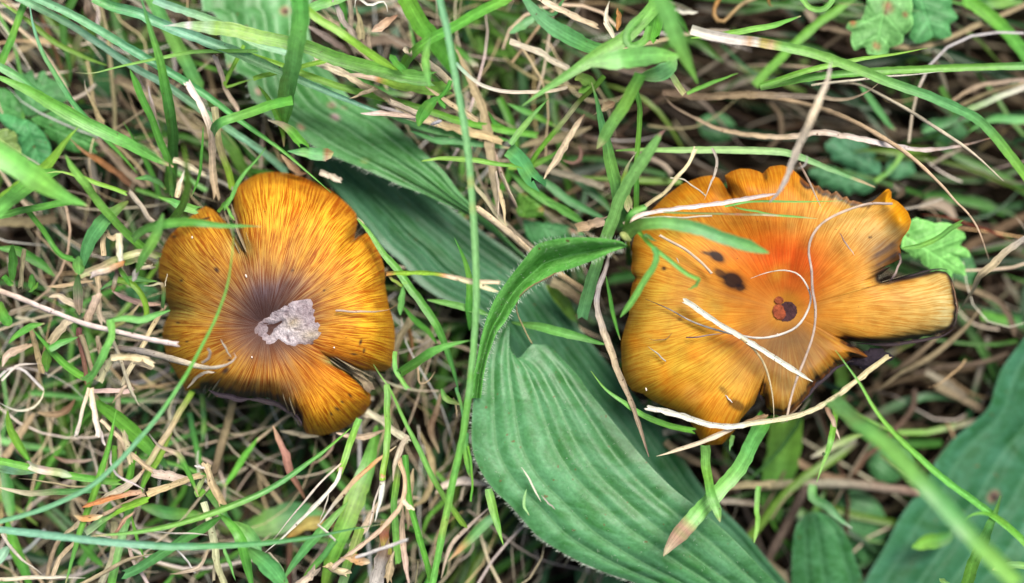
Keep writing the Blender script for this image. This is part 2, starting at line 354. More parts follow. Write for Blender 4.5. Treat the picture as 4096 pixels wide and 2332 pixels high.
def cap(fr, outl, cen, fcen, zfun, colfun, mat, parent, seed):
    th = np.linspace(-math.pi, math.pi, NTH, endpoint=False)
    r, c = outline_radius(fr, outl, cen, th)
    k, ox, oy = FR[fr]
    t = np.concatenate([np.linspace(0, .86, 80, endpoint=False), np.linspace(.86, 1, NR-80)])
    tt, TH = np.meshgrid(t, th, indexing='ij'); RR = tt*r[None]
    sx, sy = c[0]+RR*np.cos(TH), c[1]-RR*np.sin(TH)
    X, Y = (sx-ox)*k, (sy-oy)*k            # frame coordinates
    pl = np.stack([np.r_[r*np.cos(th), r[0]*np.cos(th[0])], np.r_[r*np.sin(th), r[0]*np.sin(th[0])]], 1)[::3]
    pv = np.stack([(RR*np.cos(TH)).ravel(), (RR*np.sin(TH)).ravel()], 1).astype(np.float32); dd = np.full(len(pv), 1e9, np.float32)
    for a_, b_ in zip(pl, np.roll(pl, -1, 0)):
        e = (b_-a_).astype(np.float32); q = pv-a_.astype(np.float32); u_ = np.clip((q@e)/(e@e+1e-9), 0, 1); dd = np.minimum(dd, (q[:, 0]-u_*e[0])**2+(q[:, 1]-u_*e[1])**2)
    global DD; DD = (np.sqrt(dd)*k).reshape(X.shape)          # distance to the rim
    Z = zfun(X, Y, tt, TH)
    fx, fy = X-fcen[0], Y-fcen[1]; ph = np.arctan2(-fy, fx); fr_ = np.hypot(fx, fy)
    ph = ph+.010*np.sin(5*ph+fr_/85)+.005*np.sin(12*ph-fr_/42+seed)+.0025*np.sin(31*ph+fr_/25)
    col, amt = colfun(X, Y, tt, TH, ph, fr_)
    P = WA(np.stack([sx.ravel(), sy.ravel()], 1), Z.ravel())
    fib = np.stack([np.cos(ph), np.sin(ph), fr_/600], -1).reshape(-1, 3)
    cc = np.concatenate([np.clip(col*np.array((.80, .80, .80) if fr == 'M1' else (.58, .59, .42)), .004, .95).reshape(-1, 3), amt.reshape(-1, 1)], 1)
    top = mesh_obj('cap_skin', P, grid_faces(NR, NTH, True), mat, parent, cc, vec=fib)
    # underside (flesh) from the rim back to the stem
    rim = P.reshape(NR, NTH, 3)[-1]; ctr = P.reshape(NR, NTH, 3)[0, 0]
    rows = [rim]
    inn = P.reshape(NR, NTH, 3)
    for q, dz in ((114, .0007), (100, .0016), (70, .0030), (30, .0036)): rows.append(inn[q]-[0, 0, dz])
    V = np.concatenate(rows); cl = np.tile([.62, .50, .30], (len(V), 1)); cl[:NTH] = cc.reshape(NR, NTH, 4)[-1, :, :3]*.8
    mesh_obj('cap_flesh', V, grid_faces(5, NTH, True)[:, ::-1].copy(), M_FLESH, parent, cl)
    return P.reshape(NR, NTH, 3), th, r, c
def gills(parent, P, th, ext, ng=150, col=(.50, .42, .28)):
    V, F, CL = [], [], []
    rim = P[110]
    for g in range(ng):
        j = int(g/ng*NTH); lo = P[16, j]; full = g % 2 == 0
        js = [(j+d) % NTH for d in range(-ext, ext+1, 2)]
        ctr = P[0, 0]; rr = max(np.hypot(*(rim[q]-ctr)[:2]) for q in js)*.95
        d = np.array([math.cos(th[j]), math.sin(th[j])]); m = 10; b = len(V)
        zr = np.array([P[int(16+i*(110-16)/(m-1)), j, 2] for i in range(m)])
        for i in range(m):
            s = (.16 if full else .5)+((.98)-(.16 if full else .5))*i/(m-1); x, y = ctr[:2]+d*rr*s
            zt = zr[i]-.0024; dep = .0032*math.sin(math.pi*min(1, .25+.8*i/(m-1)))**.6
            V += [(x, y, zt), (x+.0001, y, zt-dep)]; CL += [col, (col[0]*.8, col[1]*.8, col[2]*.8)]
        for i in range(m-1): F.append((b+2*i, b+2*i+1, b+2*i+3, b+2*i+2))
    tag(mesh_obj('gills', np.array(V), np.array(F), M_FLESH, parent, np.array(CL)), kind='stuff')
def stem(parent, top, r, col, lean=(0, 0)):
    n, k = 14, 20; V = []
    for i in range(n):
        t = i/(n-1); z = -.026+(top[2]+.024)*t; rr = r*(1.15-.35*t+.3*max(0, t-.8)*4*.5)
        for j in range(k):
            a = j/k*2*math.pi; q = rr*(1+.06*math.sin(3*a+2*t)+.04*math.sin(7*a))
            V.append((top[0]+lean[0]*(1-t)+q*math.cos(a), top[1]+lean[1]*(1-t)+q*math.sin(a), z))
    cl = np.array([np.array(col)*(.75+.35*(i//k)/n) for i in range(n*k)])
    mesh_obj('stem', np.array(V), grid_faces(n, k, True), M_FLESH, parent, cl)

def z1(X, Y, t, TH):
    d = np.hypot(X-690, (Y-760)*.97)/600
    lobe = .0009*np.sin(3*TH+.6)+.0007*np.sin(5*TH+2.0)
    z = .0415-.0075*d**2.2-.0052*np.clip((t-.72)/.28, 0, 1)**2.4+lobe*t**2
    z -= .0035*blob(X, Y, 625, 840, 150, 130)                                  # dip round the torn boss
    z += .0012*blob(X, Y, 640, 300, 160, 260)+.0014*blob(X, Y, 1080, 900, 130, 150)-.0012*blob(X, Y, 200, 760, 130, 60)
    z += .0016*np.clip((t-.5)/.5, 0, 1)*blob(X, Y, 1000, 1200, 200, 200)
    z += .00045*(smooth_noise(TH*1.+t*.4, 5, 41)-.5)*t
    if X.shape == DD.shape: z -= (.0024*np.exp(-(DD/20)**1.3)+.0016*np.exp(-(DD/60)**2))*(.7+.6*smooth_noise(TH, 9, 60))
    return z
def col1(X, Y, t, TH, ph, fr):
    jag = smooth_noise(ph, 3, 260)*.6+smooth_noise(ph, 4, 90)*.4
    c = np.zeros(X.shape+(3,))+np.array([.70, .225, .010])
    c = lerp(c, (.74, .28, .014), blob(X, Y, 1130, 560, 240, 330)*.75+blob(X, Y, 600, 220, 180, 150)*.6+blob(X, Y, 1200, 960, 130, 120)*.6)
    c = lerp(c, (.39, .145, .012), blob(X, Y, 170, 620, 330, 420)*.85)
    c = lerp(c, (.45, .17, .012), blob(X, Y, 250, 1000, 240, 180)*.7)
    c = lerp(c, (.66, .155, .008), blob(X, Y, 1010, 980, 150, 90)*.8+blob(X, Y, 850, 1060, 170, 110)*.7+blob(X, Y, 960, 560, 90, 130)*.35)
    c = lerp(c, (.56, .125, .006), np.clip((t-.86)/.14, 0, 1)**1.3*(.25+.75*blob(X, Y, 1000, 250, 420, 420)))
    c = lerp(c, (.42, .26, .045), blob(X, Y, 205, 765, 90, 45)*.8)
    c = lerp(c, (.50, .36, .09), blob(X, Y, 500, 440, 60, 50, .6)*.6+blob(X, Y, 960, 1015, 55, 18, .5)*.9)
    r2 = fr*(1+.42*(jag-.5))
    up = 1+.55*np.clip(np.sin(ph), 0, 1)
    left = 1+.35*np.clip(-np.cos(ph), 0, 1)
    c = lerp(c, (.30, .115, .020), np.exp(-(r2/(330*up*left*.82))**2.0)*.72)
    c = lerp(c, (.13, .052, .036), np.exp(-(r2/(215*up))**2.6)*.92)
    c = lerp(c, (.105, .055, .055), blob(X, Y, 720, 640, 170, 60, -.2)*.55+blob(X, Y, 610, 700, 70, 110)*.45)
    low = np.exp(-(DD/(26+14*jag))**4)*((X > 300) & (X < 820) & (Y > 1080))
    c = lerp(c, (.016, .013, .024), low*(.6+.8*jag))
    c = lerp(c, (.11, .055, .03), blob(X, Y, 560, 1130, 230, 50)*.55*(.4+jag)+blob(X, Y, 760, 1180, 60, 90)*.6*(.4+jag))
    for x, y, a, b, q in ((385, 552, 17, 11, .9), (208, 606, 8, 7, 0), (765, 555, 8, 5, 0), (925, 655, 6, 6, 0), (430, 1058, 24, 14, -.7), (235, 912, 9, 5, 0), (272, 1105, 12, 7, -.5), (1108, 915, 7, 18, .3), (1125, 958, 7, 14, .2), (990, 1250, 16, 7, .6), (1055, 1182, 14, 6, .8), (172, 385, 12, 8, 0), (330, 295, 25, 7, -.3), (1015, 1215, 10, 5, .5), (190, 817, 12, 5, .2), (960, 1275, 12, 5, 1), (1075, 975, 18, 5, .1), (600, 800, 20, 12, 0), (450, 1005, 12, 6, 0)):
        c = lerp(c, (.03, .012, .012), blob(X, Y, x, y, a, b, q, 3)*.92)
    c = lerp(c, (.075, .034, .026), np.clip(blob(X, Y, 735, 812, 225, 160, -.15, 3)*.6+blob(X, Y, 610, 780, 110, 120)*.45, 0, .85))
    amt = np.ones(X.shape)*.95-.45*np.exp(-(fr/190)**2)-.5*low
    return c, np.clip(amt, 0, 1)

def z2(X, Y, t, TH):
    d = np.hypot(X-860, Y-760)
    z = .0345+.0042*(1-np.exp(-(d/260)**2))+.0014*np.exp(-(d/75)**2)
    z -= .0048*np.clip((d-430)/420, 0, 1.6)**1.7*(1-.5*blob(X, Y, 1500, 720, 300, 230)-.95*blob(X, Y, 1380, 330, 230, 190))
    z -= .0026*np.clip((t-.80)/.20, 0, 1)**2.2*(1-.9*blob(X, Y, 1380, 300, 240, 200))
    arm = blob(X, Y, 1500, 730, 240, 230, 0, 4)
    z -= .0022*arm*np.clip(np.abs(Y-725-.02*(X-1500))/165, 0, 1.2)**2
    z += .0035*blob(X, Y, 1410, 325, 60, 110, -.3)+.0022*blob(X, Y, 1340, 215, 30, 50)
    z += .0010*blob(X, Y, 300, 900, 180, 250)-.0016*blob(X, Y, 620, 430, 260, 70, .2)*.5+.0012*blob(X, Y, 680, 160, 120, 70)
    z -= .0010*blob(X, Y, 595, 190, 40, 70)
    z -= .0011*blob(X, Y, 872, 748, 55, 55)
    z += .0009*np.sin(4*TH+1)*t**2
    if X.shape == DD.shape: z -= (.0017*np.exp(-(DD/15)**1.3)+.0010*np.exp(-(DD/50)**2))*(.5+.8*smooth_noise(TH, 19, 60))
    return z
def col2(X, Y, t, TH, ph, fr):
    jag = smooth_noise(ph, 13, 300)*.6+smooth_noise(ph, 14, 90)*.4
    c = np.zeros(X.shape+(3,))+np.array([.84, .35, .035])
    c = lerp(c, (.80, .43, .025), blob(X, Y, 330, 1000, 300, 260)*.75)
    c = lerp(c, (.80, .44, .06), blob(X, Y, 230, 850, 130, 240)*.8+blob(X, Y, 600, 1100, 110, 120)*.4+blob(X, Y, 520, 1000, 150, 100)*.3)
    c = lerp(c, (.78, .27, .012), blob(X, Y, 520, 180, 340, 90)*.9+blob(X, Y, 880, 110, 110, 70)*.9+blob(X, Y, 520, 1300, 140, 110)*.9)
    c = lerp(c, (.86, .235, .012), blob(X, Y, 740, 440, 260, 190)*.75+blob(X, Y, 420, 1130, 150, 60, .4)*.5)
    c = lerp(c, (.92, .085, .004), np.clip(blob(X, Y, 880, 540, 200, 170)*1.15, 0, 1)+blob(X, Y, 940, 620, 70, 90)*.5+blob(X, Y, 650, 900, 90, 60)*.45)
    c = lerp(c, (.84, .46, .11), blob(X, Y, 1150, 320, 230, 150)*.8+blob(X, Y, 1180, 700, 130, 150)*.3)
    c = lerp(c, (.80, .50, .20), blob(X, Y, 1280, 400, 110, 90)*.6)
    c = lerp(c, (.74, .46, .15), np.clip((X-1180)/380, 0, 1)*(Y > 540)*(Y < 900)*.9)
    c = lerp(c, (.80, .62, .30), blob(X, Y, 1610, 740, 45, 110)*.7+blob(X, Y, 1370, 360, 50, 50)*.5)
    c = lerp(c, (.86, .36, .008), blob(X, Y, 1405, 300, 60, 70, 0, 4)+blob(X, Y, 1335, 215, 45, 45, 0, 4))
    rq = np.random.RandomState(9)
    for _ in range(46): c = lerp(c, ((.80, .46, .05), (.62, .27, .04), (.80, .42, .10), (.84, .26, .012))[rq.randint(4)], blob(X, Y, rq.uniform(100, 1300), rq.uniform(150, 1300), rq.uniform(25, 90), rq.uniform(15, 50), rq.uniform(0, 3))*rq.uniform(.25, .7))
    c = lerp(c, (.20, .10, .04), np.clip(blob(X, Y, 880, 1010, 170, 130)+blob(X, Y, 960, 1110, 120, 90), 0, 1)*.75*(.45+jag)+blob(X, Y, 880, 880, 120, 90)*.5*(.4+jag)+blob(X, Y, 680, 700, 150, 60, .3)*.45*jag)
    c = lerp(c, (.56, .19, .03), np.exp(-((fr*(1+.5*(jag-.5)))/250)**3)*.7)
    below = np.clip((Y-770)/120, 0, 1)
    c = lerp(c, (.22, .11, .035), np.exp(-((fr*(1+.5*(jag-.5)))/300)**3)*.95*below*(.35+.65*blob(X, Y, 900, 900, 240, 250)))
    c = lerp(c, (.42, .14, .03), blob(X, Y, 620, 680, 170, 55, .25)*(.3+.7*jag)*.7)
    c = lerp(c, (.66, .27, .03), np.exp(-(np.hypot(X-862, Y-745)/85)**4)*.9)
    c = lerp(c, (.66, .36, .09), blob(X, Y, 900, 1120, 120, 110)*.7)
    d = .92
    for x, y, a, b, q, s in ((545, 496, 38, 22, .5, 1), (500, 482, 25, 8, .3, .8), (618, 608, 52, 40, .35, 1), (560, 575, 30, 18, .6, .8), (298, 552, 11, 9, 0, .9), (655, 640, 22, 18, 0, .9), (640, 1190, 44, 22, .5, .75), (575, 1120, 26, 12, .8, .5), (372, 789, 13, 8, 0, .55), (158, 598, 12, 22, 0, .9), (640, 190, 55, 22, .8, .55), (560, 190, 50, 30, .6, .45), (770, 115, 10, 28, -.2, .7), (596, 175, 14, 40, -.3, .9), (1258, 407, 9, 5, 0, .8)):
        c = lerp(c, (.010, .005, .009), np.clip(blob(X, Y, x, y, a*(.74+.34*jag), b*.88, q, 2.4)*1.9, 0, 1)*.96*s)
    c = lerp(c, (.085, .062, .080), np.clip(blob(X, Y, 1350, 500, 85, 85, -.4, 2)*1.7, 0, 1)*.9*(.55+.6*jag))
    c = lerp(c, (.03, .022, .034), blob(X, Y, 1390, 520, 40, 60, -.4, 3)*.8+blob(X, Y, 1300, 590, 28, 35)*.85)
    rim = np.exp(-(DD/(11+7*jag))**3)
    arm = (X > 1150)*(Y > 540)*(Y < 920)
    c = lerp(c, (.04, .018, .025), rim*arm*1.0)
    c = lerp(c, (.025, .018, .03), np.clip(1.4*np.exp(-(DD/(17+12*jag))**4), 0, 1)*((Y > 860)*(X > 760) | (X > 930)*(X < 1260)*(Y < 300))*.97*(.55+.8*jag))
    c = lerp(c, (.42, .38, .34), blob(X, Y, 1120, 215, 110, 40, .3)*.5)
    c = lerp(c, (.60, .17, .008), rim*(1-arm)*.4)
    amt = np.ones(X.shape)*.85-.55*np.exp(-(fr/200)**2)-.5*blob(X, Y, 1405, 300, 90, 110)-.4*blob(X, Y, 600, 600, 90, 60)-.3*blob(X, Y, 1345, 510, 80, 90)
    return c, np.clip(amt, 0, 1)

def scab(fr, outl, cen, zb, h, colf, parent, name, seed, mat=None, jit=.02):
    n, m = 72, 20; th = np.linspace(-math.pi, math.pi, n, endpoint=False); r, c = outline_radius(fr, outl, cen, th); k, ox, oy = FR[fr]
    t = np.linspace(0, 1, m); T, TH = np.meshgrid(t, th, indexing='ij')
    if name == 'torn_patch': r = r*1.07
    q = r[None]*T*(1+jit*(np.sin(TH*9+seed)+.8*np.sin(TH*17+2*seed)+.6*np.sin(TH*29))*T); sx, sy = c[0]+q*np.cos(TH), c[1]-q*np.sin(TH); X, Y = (sx-ox)*k, (sy-oy)*k
    Z = np.zeros(X.shape)
    N = np.array([[mnoise.noise((x/28+seed, y/28, 0))+.5*mnoise.noise((x/11, y/11, seed)) for x, y in zip(a, b)] for a, b in zip(X, Y)])
    Z = zb(X, Y)-.0005+(h*(1-T**2.5)**.9)*(.85+(.45 if name == 'torn_patch' else .12)*N)
    cl = colf(X, Y, T, N)
    if name == 'torn_patch': Z -= 0.0008*blob(X, Y, 655, 850, 16, 24, .3)+.0007*blob(X, Y, 690, 825, 30, 9, -.6)
    P = WA(np.stack([sx.ravel(), sy.ravel()], 1), Z.ravel())
    return mesh_obj(name, P, grid_faces(m, n, True), mat or M_SCAB, parent, np.clip(cl, .01, .95).reshape(-1, 3))

m1 = empty('mushroom', W(*src('M1', 640, 860), 0))
tag(m1, 'orange mushroom cap with dark streaks and a grey torn patch at its centre', 'mushroom', 'two orange mushrooms in the grass')
P1, th1, r1, c1 = cap('M1', O1, (690, 800), (632, 838), z1, col1, M_CAP1, m1, 1)
gills(m1, P1, th1, 22)
stem(m1, (*W(*src('M1', 660, 850), .034)[:2], .034), .0035, (.50, .36, .13), (.003, -.002))
def zc1(X, Y): return z1(X, Y, np.full(np.shape(X), .3), np.zeros(np.shape(X)))
def scabcol(X, Y, T, N):
    c = np.zeros(X.shape+(3,))+np.array([.37, .31, .335]); c = lerp(c, (.60, .54, .56), blob(X, Y, 740, 870, 90, 60)*.8+np.clip(N, 0, 1)*.5)
    c = lerp(c, (.13, .085, .095), blob(X, Y, 870, 760, 70, 80)*.45+blob(X, Y, 600, 850, 50, 60)*.6+np.clip(-N, 0, 1)*.9)  # also paints brown shadow into the hollows of the relief
    c = lerp(c, (.38, .30, .13), blob(X, Y, 860, 880, 60, 30)*.5+blob(X, Y, 770, 820, 40, 30)*.5)
    c = lerp(c, (.13, .065, .045), np.clip((T-.74)/.26, 0, 1)*.95)
    return lerp(c, (.03, .02, .03), blob(X, Y, 655, 850, 16, 26, .3)*.95+blob(X, Y, 690, 825, 32, 10, -.6)*.65)
scab('M1', "575,820 600,800 640,785 650,745 690,742 730,710 780,690 840,672 880,685 915,720 935,770 930,820 938,870 920,900 870,915 810,930 740,942 700,920 670,925 640,945 600,920 565,890 560,850", (745, 830), zc1, .0009, scabcol, m1, 'torn_patch', 2, None, .022)

m2 = empty('mushroom', W(*src('M2', 860, 760), 0))
tag(m2, 'flat pale orange mushroom cap with black spots, crossed by dry straws, one lobe sticking out', 'mushroom', 'two orange mushrooms in the grass')
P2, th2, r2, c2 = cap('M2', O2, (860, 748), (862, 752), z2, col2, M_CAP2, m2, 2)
gills(m2, P2, th2, 4)
stem(m2, (*W(*src('M2', 860, 760), .030)[:2], .030), .0040, (.62, .46, .16), (-.002, .001))
def zc2(X, Y): return z2(X, Y, np.full(np.shape(X), .3), np.zeros(np.shape(X)))
def flatcol(*c):
    return lambda X, Y, T, N: (np.zeros(X.shape+(3,))+np.array(c))*(1+.5*N[..., None])
scab('M2', "845,718 880,706 908,722 918,745 908,778 882,796 850,798 836,770", (880, 750), lambda X, Y: zc2(X, Y)+.0005, .0002, flatcol(.055, .022, .026), m2, 'boss', 3)
scab('M2', "812,700 822,686 845,685 856,700 846,714 825,716", (834, 700), lambda X, Y: zc2(X, Y)+.0008, .00014, flatcol(.22, .052, .018), m2, 'cap_scale', 5)
scab('M2', "808,735 818,720 845,722 858,745 864,775 850,790 825,786 808,765", (836, 754), lambda X, Y: zc2(X, Y)+.0008, .00018, flatcol(.22, .048, .018), m2, 'cap_scale', 6)
# black ragged shreds hanging at the torn edge, and the strand that closes the little hole
rs_ = np.random.RandomState(5)
for pa, wd in (("1225,950 1265,985 1300,975 1345,972", 42), ("1175,985 1215,975 1262,955 1300,950", 40), ("1385,500 1400,520 1410,515", 18), ("1200,980 1225,1005 1260,1000 1290,990", 34), ("1240,950 1290,960 1320,945", 20), ("1210,1010 1240,1025 1265,1015", 16)):
    blade('M2', pa, wd, [33, 30, 28], 'dark', parent=m2, name='torn_shred', shape='b', tear=1, fold=.5, prof='both')
for pa, wd, cc, nm in (("1195,902 1300,905 1400,901 1480,890 1540,878 1600,864 1650,832", 22, 'dark', 'torn_edge'), ("1335,612 1400,596 1460,580 1520,564 1580,553 1618,560", 13, 'dark', 'torn_edge'), ("1640,615 1656,680 1665,735 1658,795 1648,826", 11, 'brown dark', 'torn_edge'),
    ("935,1180 965,1150 1000,1106 1050,1060 1105,1012 1155,992", 26, 'dark', 'torn_edge'), ("775,1205 850,1240 905,1215 940,1178", 16, 'dark brown', 'torn_edge'), ("755,1095 745,1135 758,1170", 20, 'dark', 'torn_edge')):
    blade('M2', pa, wd, [33.5, 33.5], cc, parent=m2, name=nm, shape='b', cut=0, fold=.5, prof='both', wob=.6)
scab('M2', "1140,985 1170,965 1215,960 1250,930 1300,925 1345,945 1372,962 1345,985 1305,985 1275,1012 1230,1018 1190,1002", (1250, 972), lambda X, Y: .0325+X*0, .0012, flatcol(.020, .014, .022), m2, 'rotted_flesh', 8, None, .05)
for pa, wd in (("345,1156 400,1180 450,1188 500,1202 560,1200", 30), ("540,1198 620,1210 680,1222 730,1256 760,1275", 30), ("770,1270 800,1300 812,1335", 16)):
    blade('M1', pa, wd, [33.2, 32.2], 'dark', parent=m1, name='torn_edge', shape='b', cut=0, fold=.5, prof='both', wob=.6)
blade('M2', "1392,480 1402,515 1385,550 1368,590 1352,612", 13, [36, 35.2, 35.5], 'dark grey@.5 dark@.9', parent=m2, name='edge_strand', shape='b', cut=0)
blade('M1', "735,1255 752,1270 765,1262 768,1285 788,1312 800,1335", 12, [33, 31, 29], 'dark grey@.8', parent=m1, name='torn_shred', shape='b', cut=0, prof='tip')
blade('M1', "960,1008 1040,1040 1120,1100 1165,1160", 44, [33, 32, 30], 'dull tan dull', parent=m1, name='torn_flesh', shape='b', prof='start', cut=.3, fold=.1)

# ------------------------------------------------------------------ broad leaves (ribwort plantain)
LEAVES = []
def loft_leaf(fr, left, right, zl, zr, nv, col, label, ribs=.0005, n=150, m=49, bulge=.0, chew=None, hair='', name='plantain_leaf', mat=None, spread=.0, seed=1, vein_col=(.20, .42, .17), cat='leaf', roughL=False, parent=None, spots=(), hlen=(.6, 1.5)):
    rs = np.random.RandomState(seed)
    L = (linear if roughL else spline)(pts(fr, left), n); Rr = spline(pts(fr, right), n)
    t = np.linspace(0, 1, n); u = np.linspace(0, 1, m)
    sx = L[:, None, 0]*(1-u)+Rr[:, None, 0]*u; sy = L[:, None, 1]*(1-u)+Rr[:, None, 1]*u
    if chew is not None:
        ch = linear(pts(fr, chew), m); k = ((1-t)**14)[:, None]
        sx += k*(ch[:, 0]-sx[0])[None]; sy += k*(ch[:, 1]-sy[0])[None]
    z0 = np.interp(t, np.linspace(0, 1, len(zl)), zl)[:, None]/1000; z1_ = np.interp(t, np.linspace(0, 1, len(zr)), zr)[:, None]/1000
    z = z0*(1-u)+z1_*u+bulge/1000*np.sin(u*math.pi)
    vs = (np.arange(nv)+.5)/nv if nv else np.array([.5]); vs = .5+(vs-.5)*.92+rs.uniform(-.12, .12, len(vs))/max(nv, 1); ram = rs.uniform(.5, 1.1, len(vs)+1)
    du = np.min(np.abs(u[:, None]-vs[None]), 1); dv = 1/max(nv, 1)
    z = z+ribs*ram[np.argmin(np.abs(u[:, None]-vs[None]), 1)]*(1-np.exp(-(du/(dv*.20))**2)+.25*np.sin(du/(dv*.5)*math.pi/2))*np.minimum(1, t*8)[:, None]
    z = z+.0004*np.sin(7*t[:, None]+3*u)+.0001*np.sin(17*t[:, None]+5*u+seed)
    P = WA(np.stack([sx.ravel(), sy.ravel()], 1), z.ravel())
    base = np.array(PAL[col]) if isinstance(col, str) else np.array(col)
    cl = np.zeros((n, m, 3))+base
    cl *= (1+.10*np.sin(6*u+seed))[None, :, None]
    cl = lerp(cl, vein_col, np.tile(np.exp(-(du/.014)**2)*.32, (n, 1))+np.tile(((np.abs(u-.5) > .49)*.5), (n, 1)))
    kk = fscale(fr); o_ = src(fr, 0, 0); FX, FY = (sx-o_[0])*kk, (sy-o_[1])*kk
    for x, y, rr, sc in spots: cl = lerp(cl, sc, np.clip(blob(FX, FY, x, y, rr, rr*.8, x, 3)*1.4, 0, 1)*.9)
    st = np.zeros((n, m, 3)); st[..., 0] = u*2-1; st[..., 1] = t[:, None]*6; st[..., 2] = seed*7
    root = parent
    if root is None:
        root = empty(name, tuple(P[len(P)-m//2-1])); tag(root, label, cat)
    LEAVES.append((P.reshape(n, m, 3)[::6, [0, -1]], float(P[:, 2].min())))
    bl = mesh_obj('leaf_blade', P, grid_faces(n, m), mat or M_LEAF, root, cl.reshape(-1, 3), st.reshape(-1, 3))
    G = P.reshape(n, m, 3)
    for q, v in enumerate(vs):            # the ribs stand a little proud, as strips of their own
        j = int(round(v*(m-1))); mid = abs(v-.5) < .05
        i0 = int(n*(.05 if chew is not None else .02))+rs.randint(0, 4); i1 = n-1; wv = .00030 if mid else .00018
        pp = G[i0:i1:2, j]; nn = len(pp); ww = np.full(nn, wv)*np.interp(np.arange(nn), [0, 6, nn], [.2, 1, 1])
        Tn = np.gradient(pp, axis=0); Tn /= np.linalg.norm(Tn, axis=1)[:, None]; Sd = np.cross(Tn, [0, 0, 1.])
        V = np.stack([pp-Sd*ww[:, None]+[0, 0, .00001], pp+[0, 0, .00006], pp+Sd*ww[:, None]+[0, 0, .00001]], 1).reshape(-1, 3)
        mesh_obj('rib', V, grid_faces(nn, 3), mat or M_LEAF, root, np.tile(np.array(vein_col)*.45+base*.6, (len(V), 1)), np.zeros((len(V), 3)))
    if hair:
        V, F, CL = [], [], []
        for side, dens in [h.split(':') for h in hair.split()]:
            E = G[:, 0] if side == 'L' else G[:, -1] if side == 'R' else None
            for q in range(int(dens)):
                i = rs.randint(1, n-2)
                if E is None: j = rs.randint(2, m-2); p = G[i, j]; o = np.array([rs.uniform(-1, 1), rs.uniform(-1, 1), 1.4])
                else:
                    p = E[i]; o = p-G[i, m//2]; o[2] = 0; o /= np.linalg.norm(o)+1e-9; tn = E[i+1]-E[i-1]; tn /= np.linalg.norm(tn)+1e-9
                    o = o+tn*rs.uniform(-.5, .5)+np.array([0, 0, rs.uniform(-.1, .7)])
                o /= np.linalg.norm(o); ln = rs.uniform(*hlen)*.001; s = np.cross(o, [0, 0, 1.]); s /= np.linalg.norm(s)+1e-9; wd = .000028
                b = len(V); bend = s*ln*rs.uniform(-.2, .2)
                V += [p-s*wd, p+s*wd, p+o*ln*.6-s*wd*.7+bend, p+o*ln*.6+s*wd*.7+bend, p+o*ln+bend*2]; F += [(b, b+1, b+3, b+2), (b+2, b+3, b+4, b+4)]; CL += [(.6, .68, .58)]*5
        F = [tuple(dict.fromkeys(f)) for f in F]
        tag(mesh_obj('leaf_hairs', np.array(V), F, M_HAIR, root, np.array(CL)), kind='stuff')
    return root, G

loft_leaf('V', "500,-60 503,0 506,27 533,30 546,53 552,95 563,140 566,167 586,177 620,193 618,213 626,243 639,256 659,283 700,310 739,333 790,370 839,393 906,420 1006,466 1059,485 1169,537 1240,590 1330,665",
          "790,-60 770,60 790,130 840,200 880,250 940,285 972,300 1062,383 1110,430 1152,485 1200,530 1250,580 1300,630 1335,662",
          [14, 17, 20, 24, 23, 16], [12, 14, 17, 21, 21, 16], 3, (.060, .225, .050), 'broad pale green plantain leaf with chewed edge running diagonally above the torn-patch mushroom', ribs=.0009, hair='L:150', roughL=True, seed=3, bulge=.8, spots=((829, 262, 10, (.32, .27, .16)), (830, 262, 5, (.10, .10, .06)), (836, 293, 11, (.30, .26, .17)), (858, 270, 5, (.3, .25, .14)), (911, 402, 8, (.20, .34, .09)), (752, 316, 9, (.33, .24, .12)), (645, 228, 9, (.36, .28, .15)), (576, 168, 9, (.36, .28, .15)), (713, 27, 13, (.28, .2, .09)), (713, 28, 8, (.02, .02, .01))))
loft_leaf('V', "740,340 800,430 846,485 889,535 922,572 959,618 1006,658 1039,702 1089,738 1139,762 1190,800 1260,900 1350,1050 1500,1250 1700,1420 1880,1540",
          "830,330 1000,420 1180,560 1290,640 1357,703 1424,789 1501,887 1560,960 1629,1037 1695,1130 1762,1227 1862,1330 1918,1400 2020,1520",
          [8, 15, 17, 14, 12, 10], [8, 12, 13, 12, 12, 12], 5, (.034, .142, .044), 'long dark green plantain leaf passing beneath the other leaves between the two mushrooms', ribs=.0007, n=180, m=71, seed=4, hair='L:60', vein_col=(.06, .20, .08))
lc, G = loft_leaf('V', "1240,785 1205,850 1190,900 1183,980 1178,1060 1180,1120 1200,1175 1235,1225 1279,1267 1345,1340 1429,1393 1512,1430 1600,1462 1720,1530",
          "1385,870 1403,892 1445,939 1465,970 1505,1020 1545,1070 1612,1150 1678,1217 1745,1270 1828,1343 1918,1436 2010,1530",
          [27, 30, 31, 30, 27, 24], [27, 29, 30, 30, 29, 26], 5, (.050, .200, .052), 'large hairy plantain leaf with a bitten end and curled tip in the middle', ribs=.0006, n=180, m=71, seed=6,
          chew="1236,790 1278,776 1269,806 1274,823 1258,852 1262,880 1280,900 1302,890 1318,870 1330,859 1348,861 1364,859 1381,870", hair='L:330 S:200', bulge=1.2, vein_col=(.13, .31, .11), hlen=(.5, 1.1))
